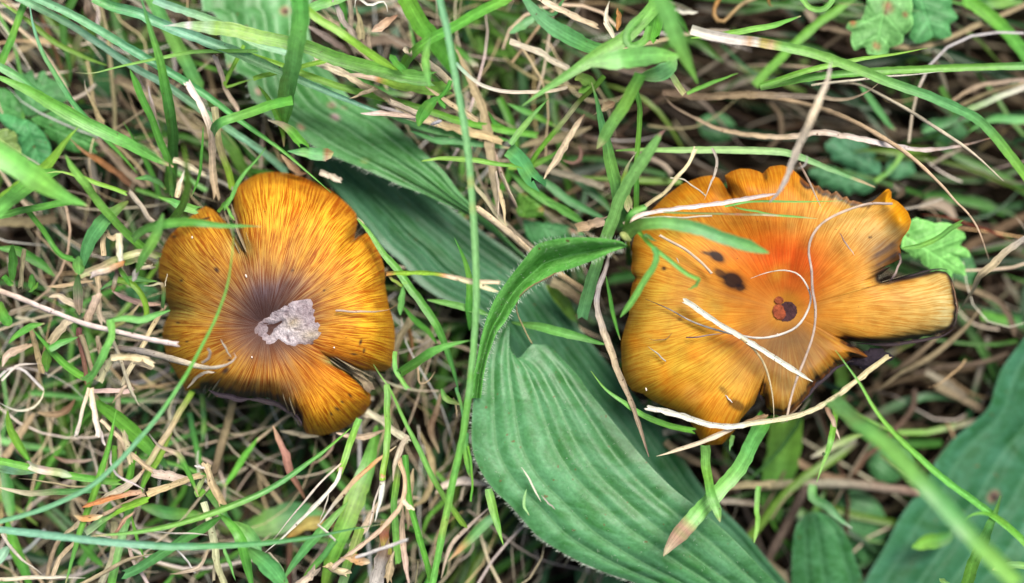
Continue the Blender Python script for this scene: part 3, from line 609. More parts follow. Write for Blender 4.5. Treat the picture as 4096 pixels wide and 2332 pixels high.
# the strip left by the bite, running up and curling over to the tip (same leaf)
loft_leaf('C', "1034,412 985,384 860,366 700,363 580,380 500,410 440,480 400,530 330,620 262,720 215,830 180,950 155,1080 132,1180 120,1300", "1030,420 940,450 850,490 720,540 600,577 520,625 430,690 375,765 325,850 275,915 245,990 215,1080 195,1180 180,1300",
          [50, 47, 44, 41, 37, 34, 32], [49, 45, 41, 38, 35, 33, 31], 1, (.085, .34, .045), '', ribs=.0024, n=110, m=33, seed=8, hair='L:120 R:150 S:120', parent=lc, vein_col=(.14, .42, .10), hlen=(.5, 1.2))
loft_leaf('V', "2620,760 2557,845 2504,918 2484,970 2464,1024 2384,1094 2338,1150 2311,1204 2251,1287 2211,1364 2168,1437 2120,1540", "2850,800 2840,900 2830,1000 2810,1100 2790,1180 2770,1250 2740,1300 2700,1350 2660,1400 2610,1450 2560,1500 2500,1560",
          [8, 5, 3, 2, 1, 0], [4, 2, 1, 0], 5, (.028, .138, .043), 'big smooth plantain leaf filling the lower right corner beneath the grass', ribs=.0009, seed=9, m=61, n=200, spots=((2481, 1240, 16, (.16, .11, .05)), (2483, 1241, 11, (.01, .01, .008))), vein_col=(.07, .22, .09))
loft_leaf('32', "350,922 300,935 262,958 225,1000 202,1060 190,1130 182,1220 178,1330 178,1456 185,1640", "352,922 420,935 480,970 530,1020 575,1080 610,1150 635,1220 665,1310 700,1400 770,1640",
          [8, 8, 6, 3], [8, 8, 6, 3], 3, (.034, .155, .036), 'small rounded plantain leaf tip standing alone near the bottom', ribs=.0006, seed=10, m=41, vein_col=(.08, .25, .09))

# ------------------------------------------------------------------ toothed herb leaves
def herb(fr, outl, cen, mid, z, col, label=None, parent=None, tilt=(0, 0), spots=(), name='leaflet', seed=1, side=3, cat='leaf'):
    n, m = 220, 26; th = np.linspace(-math.pi, math.pi, n, endpoint=False); r, c = outline_radius(fr, outl, cen, th); k = fscale(fr)
    o = src(fr, 0, 0); T, TH = np.meshgrid(np.linspace(0, 1, m), th, indexing='ij'); q = T*r[None]
    sx, sy = c[0]+q*np.cos(TH), c[1]-q*np.sin(TH); X, Y = (sx-o[0])*k, (sy-o[1])*k
    a, b = [np.array([float(v) for v in p.split(',')]) for p in mid.split()]; d = b-a; ln = np.hypot(*d); d /= ln; nrm = np.array([-d[1], d[0]])
    al = (X-a[0])*d[0]+(Y-a[1])*d[1]; ac = (X-a[0])*nrm[0]+(Y-a[1])*nrm[1]
    ph = (al-np.abs(ac)*.75)/ln*side; vd = np.abs(ph-np.round(ph))*ln/side
    vein = np.maximum(np.exp(-(ac/(.018*ln))**2), .8*np.exp(-(vd/(.018*ln))**2)*(np.abs(ac) < .5*ln))
    if name != 'lobed_leaf' and (fr in ('30', '32') or z < 9): z -= 9
    Z = z/1000+np.abs(ac)/ln*.0014-.00015*vein+.0006*np.sin(al/ln*5+seed)+tilt[0]*.001*(X-cen[0])/ln+tilt[1]*.001*(Y-cen[1])/ln-.0012*T**3
    Z += .00008*np.cos(ph*2*math.pi)
    cl = np.zeros(X.shape+(3,))+np.array(PAL[col] if isinstance(col, str) else col)
    cl = lerp(cl, np.minimum(1, cl[0, 0]*1.9+.03), vein*.5); cl = lerp(cl, cl[0, 0]*1.5, np.clip((T-.93)/.07, 0, 1)*.5)
    for x, y, rr, sc in spots: cl = lerp(cl, sc, blob(X, Y, x, y, rr, rr*.8, seed, 3)*.9*(.5+.5*smooth_noise(TH*3, 4, 50)))
    P = WA(np.stack([sx.ravel(), sy.ravel()], 1), Z.ravel()); st = np.stack([X/200, Y/200, X*0], -1).reshape(-1, 3)
    ob = mesh_obj(name, P, grid_faces(m, n, True), M_HERB, parent, np.clip(cl, 0, 1).reshape(-1, 3), st)
    if parent is None: tag(ob, label, cat)
    return ob
RED = (.30, .06, .05)
h1 = empty('toothed_leaf', W(*src('00', 200, 880), .008)); tag(h1, 'toothed green herb leaf with three leaflets beside the upper left blades', 'leaf')
herb('00', "200,870 150,760 110,640 105,540 130,510 175,590 190,560 235,520 270,600 290,550 330,530 365,590 400,600 470,580 510,640 490,700 520,740 400,780 300,850", (290, 700), "210,880 320,550", 18, (.07, .24, .07), parent=h1)
herb('00', "230,890 330,860 450,830 560,830 640,900 700,990 740,1020 690,1050 750,1080 700,1100 730,1150 640,1130 600,1140 530,1130 500,1120 420,1060 330,970", (500, 980), "235,895 735,1110", 19, (.055, .215, .045), parent=h1, side=5)
herb('00', "200,900 240,920 300,970 350,1040 385,1140 370,1200 300,1230 250,1260 190,1200 150,1100 130,1010 50,960 0,900 -30,850 60,860 150,890", (210, 1040), "190,900 300,1220", 20, (.065, .28, .085), parent=h1, side=4)
herb('00', "190,880 150,780 90,700 0,660 -80,680 -90,800 -40,880 60,905 140,905", (40, 800), "190,885 -70,740", 17, (.065, .25, .06), parent=h1)
blade('00', "210,885 240,930 260,1010 330,1150 420,1330", 26, [19, 12, 2], 'g', parent=h1, name='leaf_stalk', shape='t')
herb('00', "0,975 60,965 80,985 100,980 130,1020 125,1070 150,1100 160,1160 100,1190 0,1110 -60,1040", (50, 1070), "-60,1000 160,1150", 24, (.20, .33, .09), 'chewed yellow-green leaf scrap lying on the toothed leaf at the left edge', name='leaf_scrap')
herb('30', "740,-20 740,40 722,100 700,150 650,155 610,160 585,210 632,240 620,300 632,345 650,380 690,362 705,350 735,352 745,400 790,412 830,418 900,400 905,355 960,342 1010,320 1015,260 1050,240 1090,180 1075,100 1085,40 1060,-40 900,-60", (850, 190), "900,-60 800,415", 21, (.12, .34, .09), 'pale lobed leaf with dark red blotches under the straw at top right', spots=((900, 50, 48, RED), (1030, 110, 26, RED), (635, 172, 32, (.4, .1, .05)), (815, 345, 34, RED), (880, 95, 25, (.15, .07, .05))), name='lobed_leaf')
herb('30', "1060,-60 1090,60 1075,150 1085,200 1060,270 1105,322 1160,318 1200,300 1235,275 1300,292 1380,270 1362,225 1360,180 1425,135 1400,90 1370,60 1375,-40 1200,-80", (1220, 120), "1120,-80 1240,280", 17, (.06, .24, .07), 'darker lobed leaf with wavy teeth beside the red-blotched leaf', name='lobed_leaf', seed=2)
h2 = empty('toothed_leaf', W(*src('30', 800, 1380), .004)); tag(h2, 'dark toothed leaf with three leaflets behind the pale orange mushroom', 'leaf')
herb('30', "425,1085 470,1050 520,1000 560,1012 620,1010 660,1040 700,1050 740,1090 780,1120 810,1180 850,1250 845,1310 770,1308 700,1300 650,1262 600,1250 540,1215 480,1200 478,1155 440,1125", (640, 1150), "850,1300 480,1050", 12, (.055, .20, .085), parent=h2, side=4)
herb('30', "320,1262 370,1255 420,1240 480,1252 550,1280 600,1270 650,1290 760,1330 805,1400 720,1456 640,1440 600,1462 540,1425 500,1432 440,1398 400,1405 372,1350 305,1305", (560, 1350), "800,1400 340,1280", 12, (.05, .19, .07), parent=h2, side=5)
herb('30', "910,1130 960,1110 1000,1120 1050,1150 1090,1200 1085,1240 1105,1290 1020,1325 930,1345 880,1300 895,1220", (990, 1220), "900,1330 1060,1150", 12, (.06, .20, .08), parent=h2, side=3)
herb('31', "1080,190 1115,175 1150,190 1200,200 1250,220 1310,212 1370,222 1420,260 1472,292 1482,330 1455,352 1435,385 1470,400 1505,425 1518,472 1470,478 1425,470 1445,500 1472,535 1482,612 1430,598 1380,585 1375,635 1340,600 1280,602 1220,580 1200,545 1170,535 1140,478 1110,482 1080,468 1060,440 1000,402 1010,330 1050,262", (1250, 400), "1010,300 1480,600", 22, (.14, .42, .09), 'pale green toothed leaf beside the outstretched lobe of the mushroom', name='toothed_leaf', side=5, tilt=(-1, 0))
herb('C', "400,110 430,100 470,100 490,125 515,150 540,180 545,235 510,245 470,250 430,245 400,240 388,180", (460, 180), "420,250 480,105", 22, (.11, .30, .04), 'small squarish yellow-edged leaf curled above the pale straw', name='small_leaf', spots=((535, 200, 22, (.45, .28, .12)), (440, 105, 22, (.4, .3, .1))), seed=3)
herb('C', "425,262 480,268 540,280 600,282 660,290 720,318 785,345 700,372 600,385 500,405 455,370 435,320", (570, 330), "430,265 780,345", 19, (.07, .25, .08), 'green oval leaf with a pinkish dry patch behind the curled tip', name='small_leaf', spots=((720, 325, 34, (.45, .25, .18)),), seed=4)
# low leaves deep in the turf
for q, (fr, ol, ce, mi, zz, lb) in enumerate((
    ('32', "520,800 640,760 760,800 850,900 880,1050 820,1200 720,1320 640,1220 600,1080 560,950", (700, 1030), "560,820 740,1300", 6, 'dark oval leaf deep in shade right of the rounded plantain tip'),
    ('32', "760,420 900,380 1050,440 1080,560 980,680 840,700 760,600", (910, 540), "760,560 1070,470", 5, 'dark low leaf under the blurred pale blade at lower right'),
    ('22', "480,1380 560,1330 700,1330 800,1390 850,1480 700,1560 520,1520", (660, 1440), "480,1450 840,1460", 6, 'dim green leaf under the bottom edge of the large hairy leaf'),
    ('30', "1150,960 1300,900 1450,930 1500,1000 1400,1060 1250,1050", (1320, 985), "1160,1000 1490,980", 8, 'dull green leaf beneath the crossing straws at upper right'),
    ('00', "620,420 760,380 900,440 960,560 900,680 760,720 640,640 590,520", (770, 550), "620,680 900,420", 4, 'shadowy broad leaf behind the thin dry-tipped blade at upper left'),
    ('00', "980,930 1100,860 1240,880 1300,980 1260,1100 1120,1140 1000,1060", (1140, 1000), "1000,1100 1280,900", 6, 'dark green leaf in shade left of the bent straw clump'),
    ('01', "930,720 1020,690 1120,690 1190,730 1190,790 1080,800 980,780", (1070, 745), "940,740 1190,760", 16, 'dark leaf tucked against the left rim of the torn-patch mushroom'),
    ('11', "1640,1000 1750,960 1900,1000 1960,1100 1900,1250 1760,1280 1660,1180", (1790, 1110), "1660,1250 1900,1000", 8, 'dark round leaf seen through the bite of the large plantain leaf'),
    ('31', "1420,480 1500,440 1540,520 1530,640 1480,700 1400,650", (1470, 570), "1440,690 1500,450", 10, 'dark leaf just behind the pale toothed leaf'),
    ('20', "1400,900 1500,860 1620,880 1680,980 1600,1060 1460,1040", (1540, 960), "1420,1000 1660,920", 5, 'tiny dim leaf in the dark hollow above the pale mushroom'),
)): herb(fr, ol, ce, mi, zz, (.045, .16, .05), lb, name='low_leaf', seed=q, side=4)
# ------------------------------------------------------------------ blades and straws one can tell apart
# (frame, path, width, height mm, colour, label, profile, options)
D = dict
BL = [
# --- upper left
('00', "100,-40 500,170 750,330 1000,500 1250,640 1500,820 1700,960 1919,1100 2030,1180 2150,1290", 50, [34, 32, 28, 20], 'gc', 'lower of two parallel blue-green blades crossing from the upper left corner', 'cut', D(fold=.5)),
('00', "230,-30 540,110 850,290 1100,440 1300,560 1550,720 1750,870 1919,990 2119,1130 2309,1290 2480,1440", 58, [38, 38, 36, 37, 38], 'gc gb@.5 g@.8', 'upper of two parallel grooved blades ending over the top of the torn-patch cap', 'tip', D(fold=.6)),
('00', "1050,-60 1120,200 1190,420 1240,650 1280,850 1300,1000 1295,1200 1270,1456", 82, [52, 46, 38, 20], 'gb g@.4 gd', 'long upright green blade crossing the two parallel blades at upper left', 'start', D(fold=.35, cut=0)),
('00', "1130,-30 1280,250 1400,480 1500,670", 92, [24, 18], 'gb', 'dull wide blade behind the long upright one', 'cut', {}),
('00', "700,-20 850,50 1040,100 1150,160 1450,275 1750,385 1919,460 2250,600 2550,725 2820,830 3120,915", 74, [40, 40, 38, 36, 34], 'gb gc@.3 gc', 'double grooved blade running down across the chewed plantain leaf', 'tip', D(fold=.7)),
('00', "1150,0 1500,120 1700,200 1919,320 2180,400", 55, [34, 33, 30], 'gc', 'pale blue-green blade above the torn white-tipped blade', 'cut', {}),
('00', "1290,190 1400,190 1550,205 1750,225 1919,270 2290,350 2520,440 2820,520 3070,575 3260,590", 98, [46, 46, 44, 40], 'white@0 pale@.06 gy@.2 gh@.6 g', 'wide yellow-green blade with torn white tip above the chewed plantain leaf', 'starts', D(tear=1, fold=.12)),
('00', "565,545 700,545 850,510 1060,465 1380,398 1600,385 1919,380", 27, [41, 40, 38], 'tanp gl@.2 g', 'thin green blade with a hooked dry tip lying over the grooved blades', 'start', {}),
('00', "225,40 250,200 320,400 430,580 550,770 650,890 760,1010 900,1150 1030,1300", 38, [40, 38, 34, 26], 'gc gb@.5 g', 'slender blade hanging in a long curve from the upper left corner', 'both', {}),
('00', "10,20 150,110 300,230 450,340 620,420 800,490", 38, [30, 26], 'gy', 'yellow-green thin blade under the hanging curved blade', 'both', {}),
('00', "200,-20 120,200 50,380 -20,520", 52, [32, 30], 'g', 'short green blade leaning across the upper left corner', 'cut', {}),
('00', "-60,560 200,670 400,790 600,900 800,1000 1000,1100 1150,1180 1300,1250", 96, [44, 44, 42, 34], 'gl g@.3 gl', 'broad bright blade from the left edge down to the dead pink tip', 'both', D(fold=.2)),
('00', "-40,480 120,570 300,700 450,810", 60, [43, 41], 'gb', 'narrow blade edge lying along the top of the broad bright blade', 'tip', {}),
('00', "1300,1195 1400,1240 1540,1310", 44, [32, 30], 'tanp', 'flat pinkish dead tip just past the broad bright blade', 'cut', D(shape='b')),
('00', "-60,1120 200,1290 350,1390 520,1490 660,1545", 165, [64, 62, 58], 'gl', 'broad soft pale green blade rising close at the left edge', 'tip', D(fold=.15)),
('01', "-60,150 80,40 250,-90 420,-180", 120, [58, 50, 30], 'gl g', 'wide light blade crossing behind the soft pale blade at the left edge', 'cut', {}),
('00', "975,515 1050,700 1120,850 1180,1000 1250,1170 1290,1300", 50, [44, 38, 30], 'g', 'green blade with blunt top leaning on the long upright blade', 'starts', {}),
('00', "490,1160 560,1280 650,1390 720,1490 830,1620 950,1750 1080,1860", 56, [54, 52, 46, 38], 'gl gl@.4 gh', 'curved light blade with rounded tip left of the torn-patch mushroom', 'starts', {}),
('00', "-60,1560 120,1420 290,1300 400,1180 500,1050 590,950", 88, [26, 30, 30], 'gy', 'yellow-green pointed blade rising past the toothed leaf', 'tip', {}),
('00', "750,30 800,230 820,420 840,640 860,850 860,1110", 34, [20, 14], 'tan', 'long pale straw standing behind the upper left blades', 'cut', {}),
('00', "-10,490 100,410 200,350 360,290", 62, [14, 10], 'tan', 'wide tan straw lying above the toothed leaf at left', 'cut', D(shape='b')),
('00', "660,-30 670,60 690,130 640,200", 95, [26, 20], 'tanp brown@.9', 'swollen dry sheath at the top left', 'both', D(shape='b', fold=.4)),
('00', "640,180 590,300 540,430 490,580", 60, [20, 8], 'tan olive', 'dull straw below the swollen dry sheath', 'cut', D(shape='b')),
('00', "630,600 650,680 700,780 740,860 790,920", 30, [32, 26], 'white tan@.4', 'small curved dry tip hanging beside the pale long straw', 'start', D(shape='b')),
('00', "520,1040 640,1140 800,1240 900,1310 970,1380", 52, [26, 22], 'tan orange@.4 brown', 'rusty brown dead blade below the broad bright blade', 'start', D(shape='b')),
('00', "860,580 1050,690 1300,850 1500,985 1570,1040", 82, [12, 8], 'dull tan@.5', 'thick dull stalk deep under the grooved blades', 'cut', {}),
('00', "1435,670 1500,780 1550,890 1585,1010 1590,1200 1620,1480", 58, [40, 40, 30], 'white tanp@.4 tan', 'frayed pale straw standing by the top notch of the cap', 'cut', D(shape='b', tear=1)),
('00', "1610,800 1625,950 1650,1100 1710,1280 1745,1420", 48, [38, 28], 'cream tan@.5 gy@.75', 'straw turning green at its foot above the cap', 'cut', D(shape='b')),
('00', "1620,440 1660,560 1700,680 1790,830", 38, [36, 28], 'white tanp@.5', 'thin split straw beside the chewed leaf edge', 'cut', D(shape='b', tear=1)),
('00', "1830,340 1760,470 1700,600 1690,650 1800,620 1919,590", 30, [34, 30], 'gy', 'yellowish sprout forked above the split straw', 'tip', {}),
('00', "2195,750 2060,775 1919,830 1750,880 1640,930 1595,1000 1580,1100", 66, [46, 45, 44, 32], 'gh g@.3 gb', 'bent green blade arching over the straws above the cap', 'tips', {}),
('00', "1525,950 1510,1150 1500,1300 1430,1480", 22, [42, 34], 'g', 'fine dark green blade beside the bent arching blade', 'both', {}),
('V', "664,368 640,400 612,430 590,465 575,500 560,520", 9, [48, 46, 44], 'gl', 'fine curved green blade touching the notch of the torn-patch cap', 'start', {}),
('00', "1010,1340 1100,1332 1180,1360 1245,1420", 42, [38, 30], 'gb', 'short curled green tip left of the upright blade foot', 'both', {}),
('00', "920,910 1000,1040 1080,1180 1150,1330 1200,1480", 36, [30, 18], 'g', 'dark green blade rising from beneath the broad bright blade', 'start', {}),
('00', "1270,1180 1280,1300 1290,1470", 32, [52, 40], 'gl', 'bright narrow tip in front of the upright blade foot', 'start', {}),
('00', "330,1300 450,1288 550,1310 700,1360 950,1450", 30, [44, 40], 'cream gy@.3 gy', 'cream-ended thin stalk under the soft pale blade', 'start', D(shape='b')),
('00', "1375,1080 1400,1250 1410,1400 1370,1540 1290,1660", 62, [74, 70, 52, 34], 'gy gh', 'blurred yellow-green blade standing close above the cap edge', 'start', {}),
('00', "1650,990 1750,1130 1860,1330", 78, [20, 14], 'gb gd', 'dull blue-green blade behind the straws above the cap', 'cut', {}),
('00', "1325,1480 1350,1380 1392,1260", 44, [34, 30], 'tan white', 'short pale straw stub beside the blurred yellow-green blade', 'tip', D(shape='b')),
('00', "310,120 360,250 420,400 460,520", 34, [12, 8], 'brown', 'thin brown straw behind the hanging curved blade', 'cut', {}),
('00', "730,1040 850,1180 950,1290 1080,1390", 48, [20, 12], 'tan', 'faded straw sloping under the rusty dead blade', 'cut', D(shape='b')),
('00', "660,1190 700,1290 715,1400", 60, [14, 10], 'tanp', 'wide faded straw stub deep below the rusty blade', 'cut', D(shape='b')),
('00', "1110,640 1130,740 1160,830 1175,910", 22, [34, 30], 'white tan', 'tiny white split straw by the blunt-topped blade', 'both', {}),
# --- top, centre left
('10', "330,-40 335,150 300,350 262,550 225,750 205,960", 118, [56, 54, 46, 34], 'g gb@.5 g', 'wide upright blade standing over the chewed plantain leaf', 'tips', D(fold=.25)),
('10', "260,-40 400,90 560,200 700,290 850,400 1000,490 1065,525", 56, [54, 52, 44], 'gy', 'vivid yellow-green blade sloping from the top past the wide upright blade', 'tips', {}),
('10', "385,75 500,30 700,-40", 70, [38, 36], 'g', 'short blade slanting off at the top by the wide upright blade', 'cut', {}),
('10', "-40,420 200,500 400,570 640,650 850,710 1050,760 1300,830 1500,900 1700,945 1919,985 2100,1010", 48, [33, 32, 30, 24], 'gy gh', 'long yellowish blade lying across the middle of the chewed leaf', 'cut', {}),
('10', "-20,590 120,550 340,500 540,450", 34, [34, 36], 'gy', 'thin side blade joining the wide yellow-green one', 'cut', {}),
('10', "655,550 800,570 950,590 1100,630 1300,655 1480,655", 96, [38, 36, 30], 'cream cream@.2 orange@.3 gy@.42 gh', 'dying blade with frayed cream end and orange band', 'start', D(tear=1, shape='b', fold=.1)),
('10', "480,480 620,530 760,620 900,680 1050,780 1230,870", 56, [34, 34, 30], 'tanp tan@.5', 'flat pale straw slanting beneath the dying orange-banded blade', 'cut', D(shape='b', tear=1)),
('10', "700,742 800,700 890,665", 32, [36, 37], 'cream', 'short frayed straw splinter on the pale straw', 'start', D(tear=1)),
('10', "1010,765 1120,810 1240,862", 46, [36, 34], 'cream', 'stubby cream straw with an open round end', 'cut', D(shape='t')),
('10', "785,850 950,850 1100,862 1230,882", 44, [36, 34], 'white tanp@.4', 'spindle-shaped pale husk under the stubby straw', 'both', D(shape='b')),
('10', "1230,880 1400,935 1600,990 1830,1050", 64, [30, 28], 'cream tan@.4', 'long cream dead blade where the tiny insect sits', 'cut', D(shape='b')),
('10', "1365,725 1300,790 1240,865 1220,945", 88, [46, 44], 'g', 'small bright spindle leaf above the tiny insect', 'both', D(fold=.3)),
('10', "1460,600 1420,690 1370,735 1410,800", 30, [44, 42], 'g', 'thin twig-like stalk holding the small spindle leaf', 'cut', {}),
('10', "1005,408 1050,470 1110,525", 46, [46, 44], 'g', 'short grey-tipped blade by the foot of the vivid yellow-green blade', 'starts', {}),
('10', "1120,-30 1200,130 1300,260 1400,380 1500,520", 122, [36, 30, 22], 'gh g', 'wide green blade with yellow specks sloping down from the top edge', 'cut', D(fold=.15)),
('10', "1900,-30 1700,80 1500,190 1320,290 1210,365 1140,440 1100,525", 72, [50, 48, 46, 36], 'gh g', 'bright blade crossing from the top edge behind the long pale stalk', 'cut', {}),
('V', "1094,-20 1115,70 1140,215 1160,320 1175,440 1184,560 1190,720 1184,850 1172,970 1156,1090 1132,1200 1105,1330 1075,1480", 16, [60, 58, 56, 54, 52, 48, 42], 'gc gc@.36 tan@.372 tan@.38 gc@.39 gc@.55 gb@.68 gl@.85 yellow@.9 gl@.91 gl', 'very long pale blue-green stalk crossing the whole scene from top to bottom', 'cut', D(fold=.55, shape='b')),
('10', "1310,285 1272,400 1280,540 1302,650", 58, [54, 52], 'gl', 'small bright leaf hanging from the crossing blade', 'both', {}),
('10', "1140,380 1250,450 1350,525 1460,620", 62, [44, 38, 34], 'cream brown@.2 cream@.35 tan', 'banded cream straw stub next to the hanging small leaf', 'cut', D(shape='t')),
('10', "1255,635 1400,740 1600,860 1665,905", 46, [38, 34], 'tan', 'straw with pointed top passing under the long stalk', 'start', D(shape='b')),
('10', "1500,370 1560,500 1650,700 1720,900 1760,1150 1800,1456 1820,1640", 78, [22, 26, 28, 26], 'tan tan@.5 tanp', 'long flat straw running down right of the long pale stalk', 'both', D(shape='b', fold=.3)),
('10', "1770,1080 1850,1330 1960,1560", 30, [28, 26], 'tanp', 'thin straw fork beside the long flat straw', 'both', {}),
('10', "750,375 850,315 1000,300 1160,350", 82, [12, 10], 'dull', 'arched dull stalk in the hollow near the top', 'cut', {}),
('10', "600,30 650,150 720,240 790,360", 46, [36, 28], 'white tanp', 'pale straw fan, outer stem, near the top', 'cut', D(shape='b', tear=1)),
('10', "755,70 780,180 790,310", 64, [34, 30], 'tan', 'crumpled tan straw in the fan near the top', 'start', D(shape='b', tear=1)),
('10', "700,0 715,130 700,280 760,400", 40, [32, 24], 'tanp', 'inner stem of the straw fan near the top', 'cut', D(shape='b')),
('10', "865,235 950,190 1060,115", 72, [38, 40], 'cream tan brown', 'twisted empty seed husk near the top', 'both', D(shape='b', fold=.5, twist=1.2)),
('10', "740,60 760,-20 850,40 960,10 985,90", 24, [42, 40], 'white', 'curled white strip looping at the top', 'both', D(shape='b', twist=2)),
('10', "380,190 520,270 640,350 700,410", 56, [28, 24], 'tanp dull', 'wrinkled straw strip right of the wide upright blade', 'both', D(shape='b')),
('10', "640,10 655,100 660,200", 54, [26, 22], 'g', 'short green stub within the straw fan', 'cut', {}),
('10', "1240,1205 1400,1188 1600,1198 1919,1245 2000,1262", 38, [46, 44], 'gy gh', 'yellow-green bowed blade passing behind the long stalk', 'both', {}),
('10', "900,830 1100,900 1270,960 1500,1000 1700,1015 1919,1060", 52, [30, 28, 24], 'gb g', 'green blade bundled along the edge of the chewed leaf', 'both', {}),
('10', "1150,980 1350,1050 1560,1065 1919,1110", 48, [28, 26], 'gb', 'second green blade bundled beneath the first by the chewed leaf', 'both', {}),
('10', "1500,470 1600,575 1720,650 1919,690 2150,686 2330,658", 26, [42, 40, 42], 'gc white@.3 tanp', 'fine whitish fibre drooping right of the long stalk', 'cut', {}),
('10', "85,900 190,930 280,1000 362,1095", 66, [38, 34], 'tanp tan@.4 gh@.6', 'brown-tipped short blade on the edge of the chewed leaf', 'start', D(shape='b')),
('10', "235,1135 350,1140 450,1155 565,1160", 86, [34, 32], 'gb gb@.8 red@.9 tan', 'blunt blue-green blade with a reddish dry end above the cap', 'start', D(fold=.15)),
('10', "480,1290 560,1320 625,1352", 48, [29, 28], 'tanp', 'short loose straw piece on the dark plantain leaf', 'cut', D(shape='b')),
('10', "190,1160 270,1250 330,1295 380,1300", 56, [30, 26], 'tan brown', 'tan straw wedge beside the top of the cap', 'both', D(shape='b')),
('10', "20,640 90,740 150,850 195,970 212,1100", 40, [46, 38, 32], 'g gh', 'green blade bending down over the left edge of the chewed leaf', 'both', {}),
('10', "1060,870 1300,980 1500,1080 1640,1150", 52, [26, 22], 'tanp gb@.6', 'flat faded blade under the bundled green blades', 'both', {}),
('10', "1180,90 1200,200 1250,300", 70, [28, 22], 'orange tan', 'ochre dead blade edge beside the specked green blade', 'cut', D(shape='b')),
('10', "1740,830 1790,920 1919,1010", 44, [28, 24], 'g', 'hooked green tip right of the long flat straw', 'start', {}),
# --- top centre / right
('20', "60,-60 200,120 400,260 580,350 700,375 820,420", 112, [48, 46, 42, 40], 'gb gb@.4 g', 'wide smooth blade curving in from the top to the folded leaf knot', 'both', D(fold=.15)),
('20', "75,795 300,640 500,505 680,390 830,300 1000,130 1100,10", 98, [52, 52, 50, 46], 'gl gb@.4 g', 'long light blade with its point aiming down left from the folded knot', 'start', D(fold=.2)),
('20', "545,478 640,465 800,445 900,435 1080,415 1260,420", 138, [58, 58, 54], 'pale gl@.3 gl', 'pale folded leaf lying flat across the grass knot', 'both', D(fold=.12)),
('20', "960,570 1080,560 1180,510 1225,430", 118, [50, 50], 'gb', 'greyish leaf fold tucked under the pale folded leaf', 'both', D(fold=.1)),
('20', "965,555 880,720 780,880 700,1010 638,1112", 82, [56, 52, 48], 'g gl@.6 gl@.93 cream', 'bright downward blade with a tiny cream tip under the folded leaf', 'tips', D(fold=.2)),
('20', "1090,-40 1070,150 1035,320", 108, [44, 42], 'gh', 'green blade standing upright above the folded leaf', 'cut', {}),
('20', "1100,-40 1170,120 1240,300 1310,450 1390,625", 128, [72, 68, 62], 'gl gb gl', 'large soft-focus pointed blade hanging from the top edge', 'tip', D(fold=.2)),
('20', "1010,90 900,185 860,270 880,340 945,342 1005,290 1030,200", 54, [50, 50, 48], 'g', 'green blade curled into a small hoop at the top', 'starts', D(twist=.8)),
('20', "597,615 640,780 680,950 720,1130 760,1300 790,1456 815,1600 850,1690", 84, [44, 42, 38, 28], 'cream gb@.06 gb gd', 'dark blue-green blade descending beside the seed husk', 'start', D(fold=.25)),
('20', "920,640 955,800 950,1000 935,1250 930,1456 930,1590", 36, [42, 38, 30], 'g', 'thin upright blade right of the dark blue-green blade', 'cut', {}),
('20', "1150,972 1112,1005 1040,1120 950,1250 870,1370 800,1510 735,1700 675,1860 600,2100 530,2350", 84, [54, 52, 48, 42, 34], 'pink gl@.03 gl gb', 'long light blade with a tiny pink hooked tip left of the pale mushroom', 'starts', D(fold=.2)),
('20', "905,1180 865,1250 840,1350 852,1456 872,1560", 66, [42, 38], 'tanp olive@.25 gy@.6 tan', 'half-dry frayed blade behind the pink-tipped blade', 'start', D(tear=1)),
('20', "780,1130 1000,1122 1400,1125 1919,1130 2120,1165 2420,1280 2720,1405", 52, [32, 32, 30], 'g pale@.3 pale@.5 gb', 'pale horizontal blade running just above the pale mushroom', 'both', {}),
('20', "1340,285 1550,262 1919,200 2049,160 2165,122", 44, [42, 44], 'gy gh', 'bright thin blade pointing up right near the top', 'both', {}),
('20', "1340,225 1500,268 1700,300 1850,315 2219,390 2519,490 2819,610 3119,720 3369,830 3519,920 3669,1080 3850,1320", 68, [46, 46, 42, 34], 'white white@.14 orange@.19 gl@.24 gb@.5 gb g', 'very long blade, white and dry at its start, crossing the upper right', 'cut', D(fold=.3)),
('20', "170,-30 400,90 650,205", 46, [36, 34], 'cream tan', 'straight cream straw above the wide smooth blade', 'cut', D(shape='b')),
('20', "-20,310 150,370 300,450 440,525", 52, [32, 30], 'tanp', 'pinkish straw running to the folded knot', 'cut', D(shape='b')),
('20', "-10,1080 100,930 200,820 272,735", 44, [42, 38], 'g', 'green blade tip pointing up beside the pinkish straw', 'tip', {}),
('20', "690,570 590,680 500,770 350,950 200,1130 140,1240", 34, [44, 36, 30], 'gh olive@.3 cream@.4 gh@.7', 'two-tone thin blade slanting left of the seed husk', 'cut', D(shape='b')),
('20', "545,855 470,960 400,1080 330,1200 240,1340", 60, [46, 44, 40], 'brown cream@.1 cream', 'slender cream seed husk hanging in the centre', 'both', D(shape='b', fold=.55)),
('20', "1310,700 1500,620 1695,548", 28, [32, 28], 'gh', 'short green stem from the pinkish elbow', 'tip', {}),
('20', "1180,545 1250,640 1290,705 1220,610", 42, [40, 34], 'gb cream@.5 tanp', 'pinkish bent elbow of a broken blade', 'cut', D(shape='b')),
('20', "1130,690 1400,720 1700,710 1919,715 2219,722 2460,745 2570,730 2680,680 2772,605", 60, [24, 26, 32, 38], 'dull tan@.4 tanp@.6 cream', 'wide dull dead blade with upturned thread tip at upper right', 'tip', D(shape='b', fold=.3)),
('20', "1130,700 1200,790 1400,900 1600,980 1919,1022 2119,1018 2319,990 2619,1045 2919,1105 3119,1122 3369,1090 3640,1020", 46, [22, 28, 34, 34], 'dull tan@.3 tanp@.5 white@.7 brown@.97', 'long curved pinkish straw crossing above the pale mushroom', 'both', D(shape='b', twist=.5)),
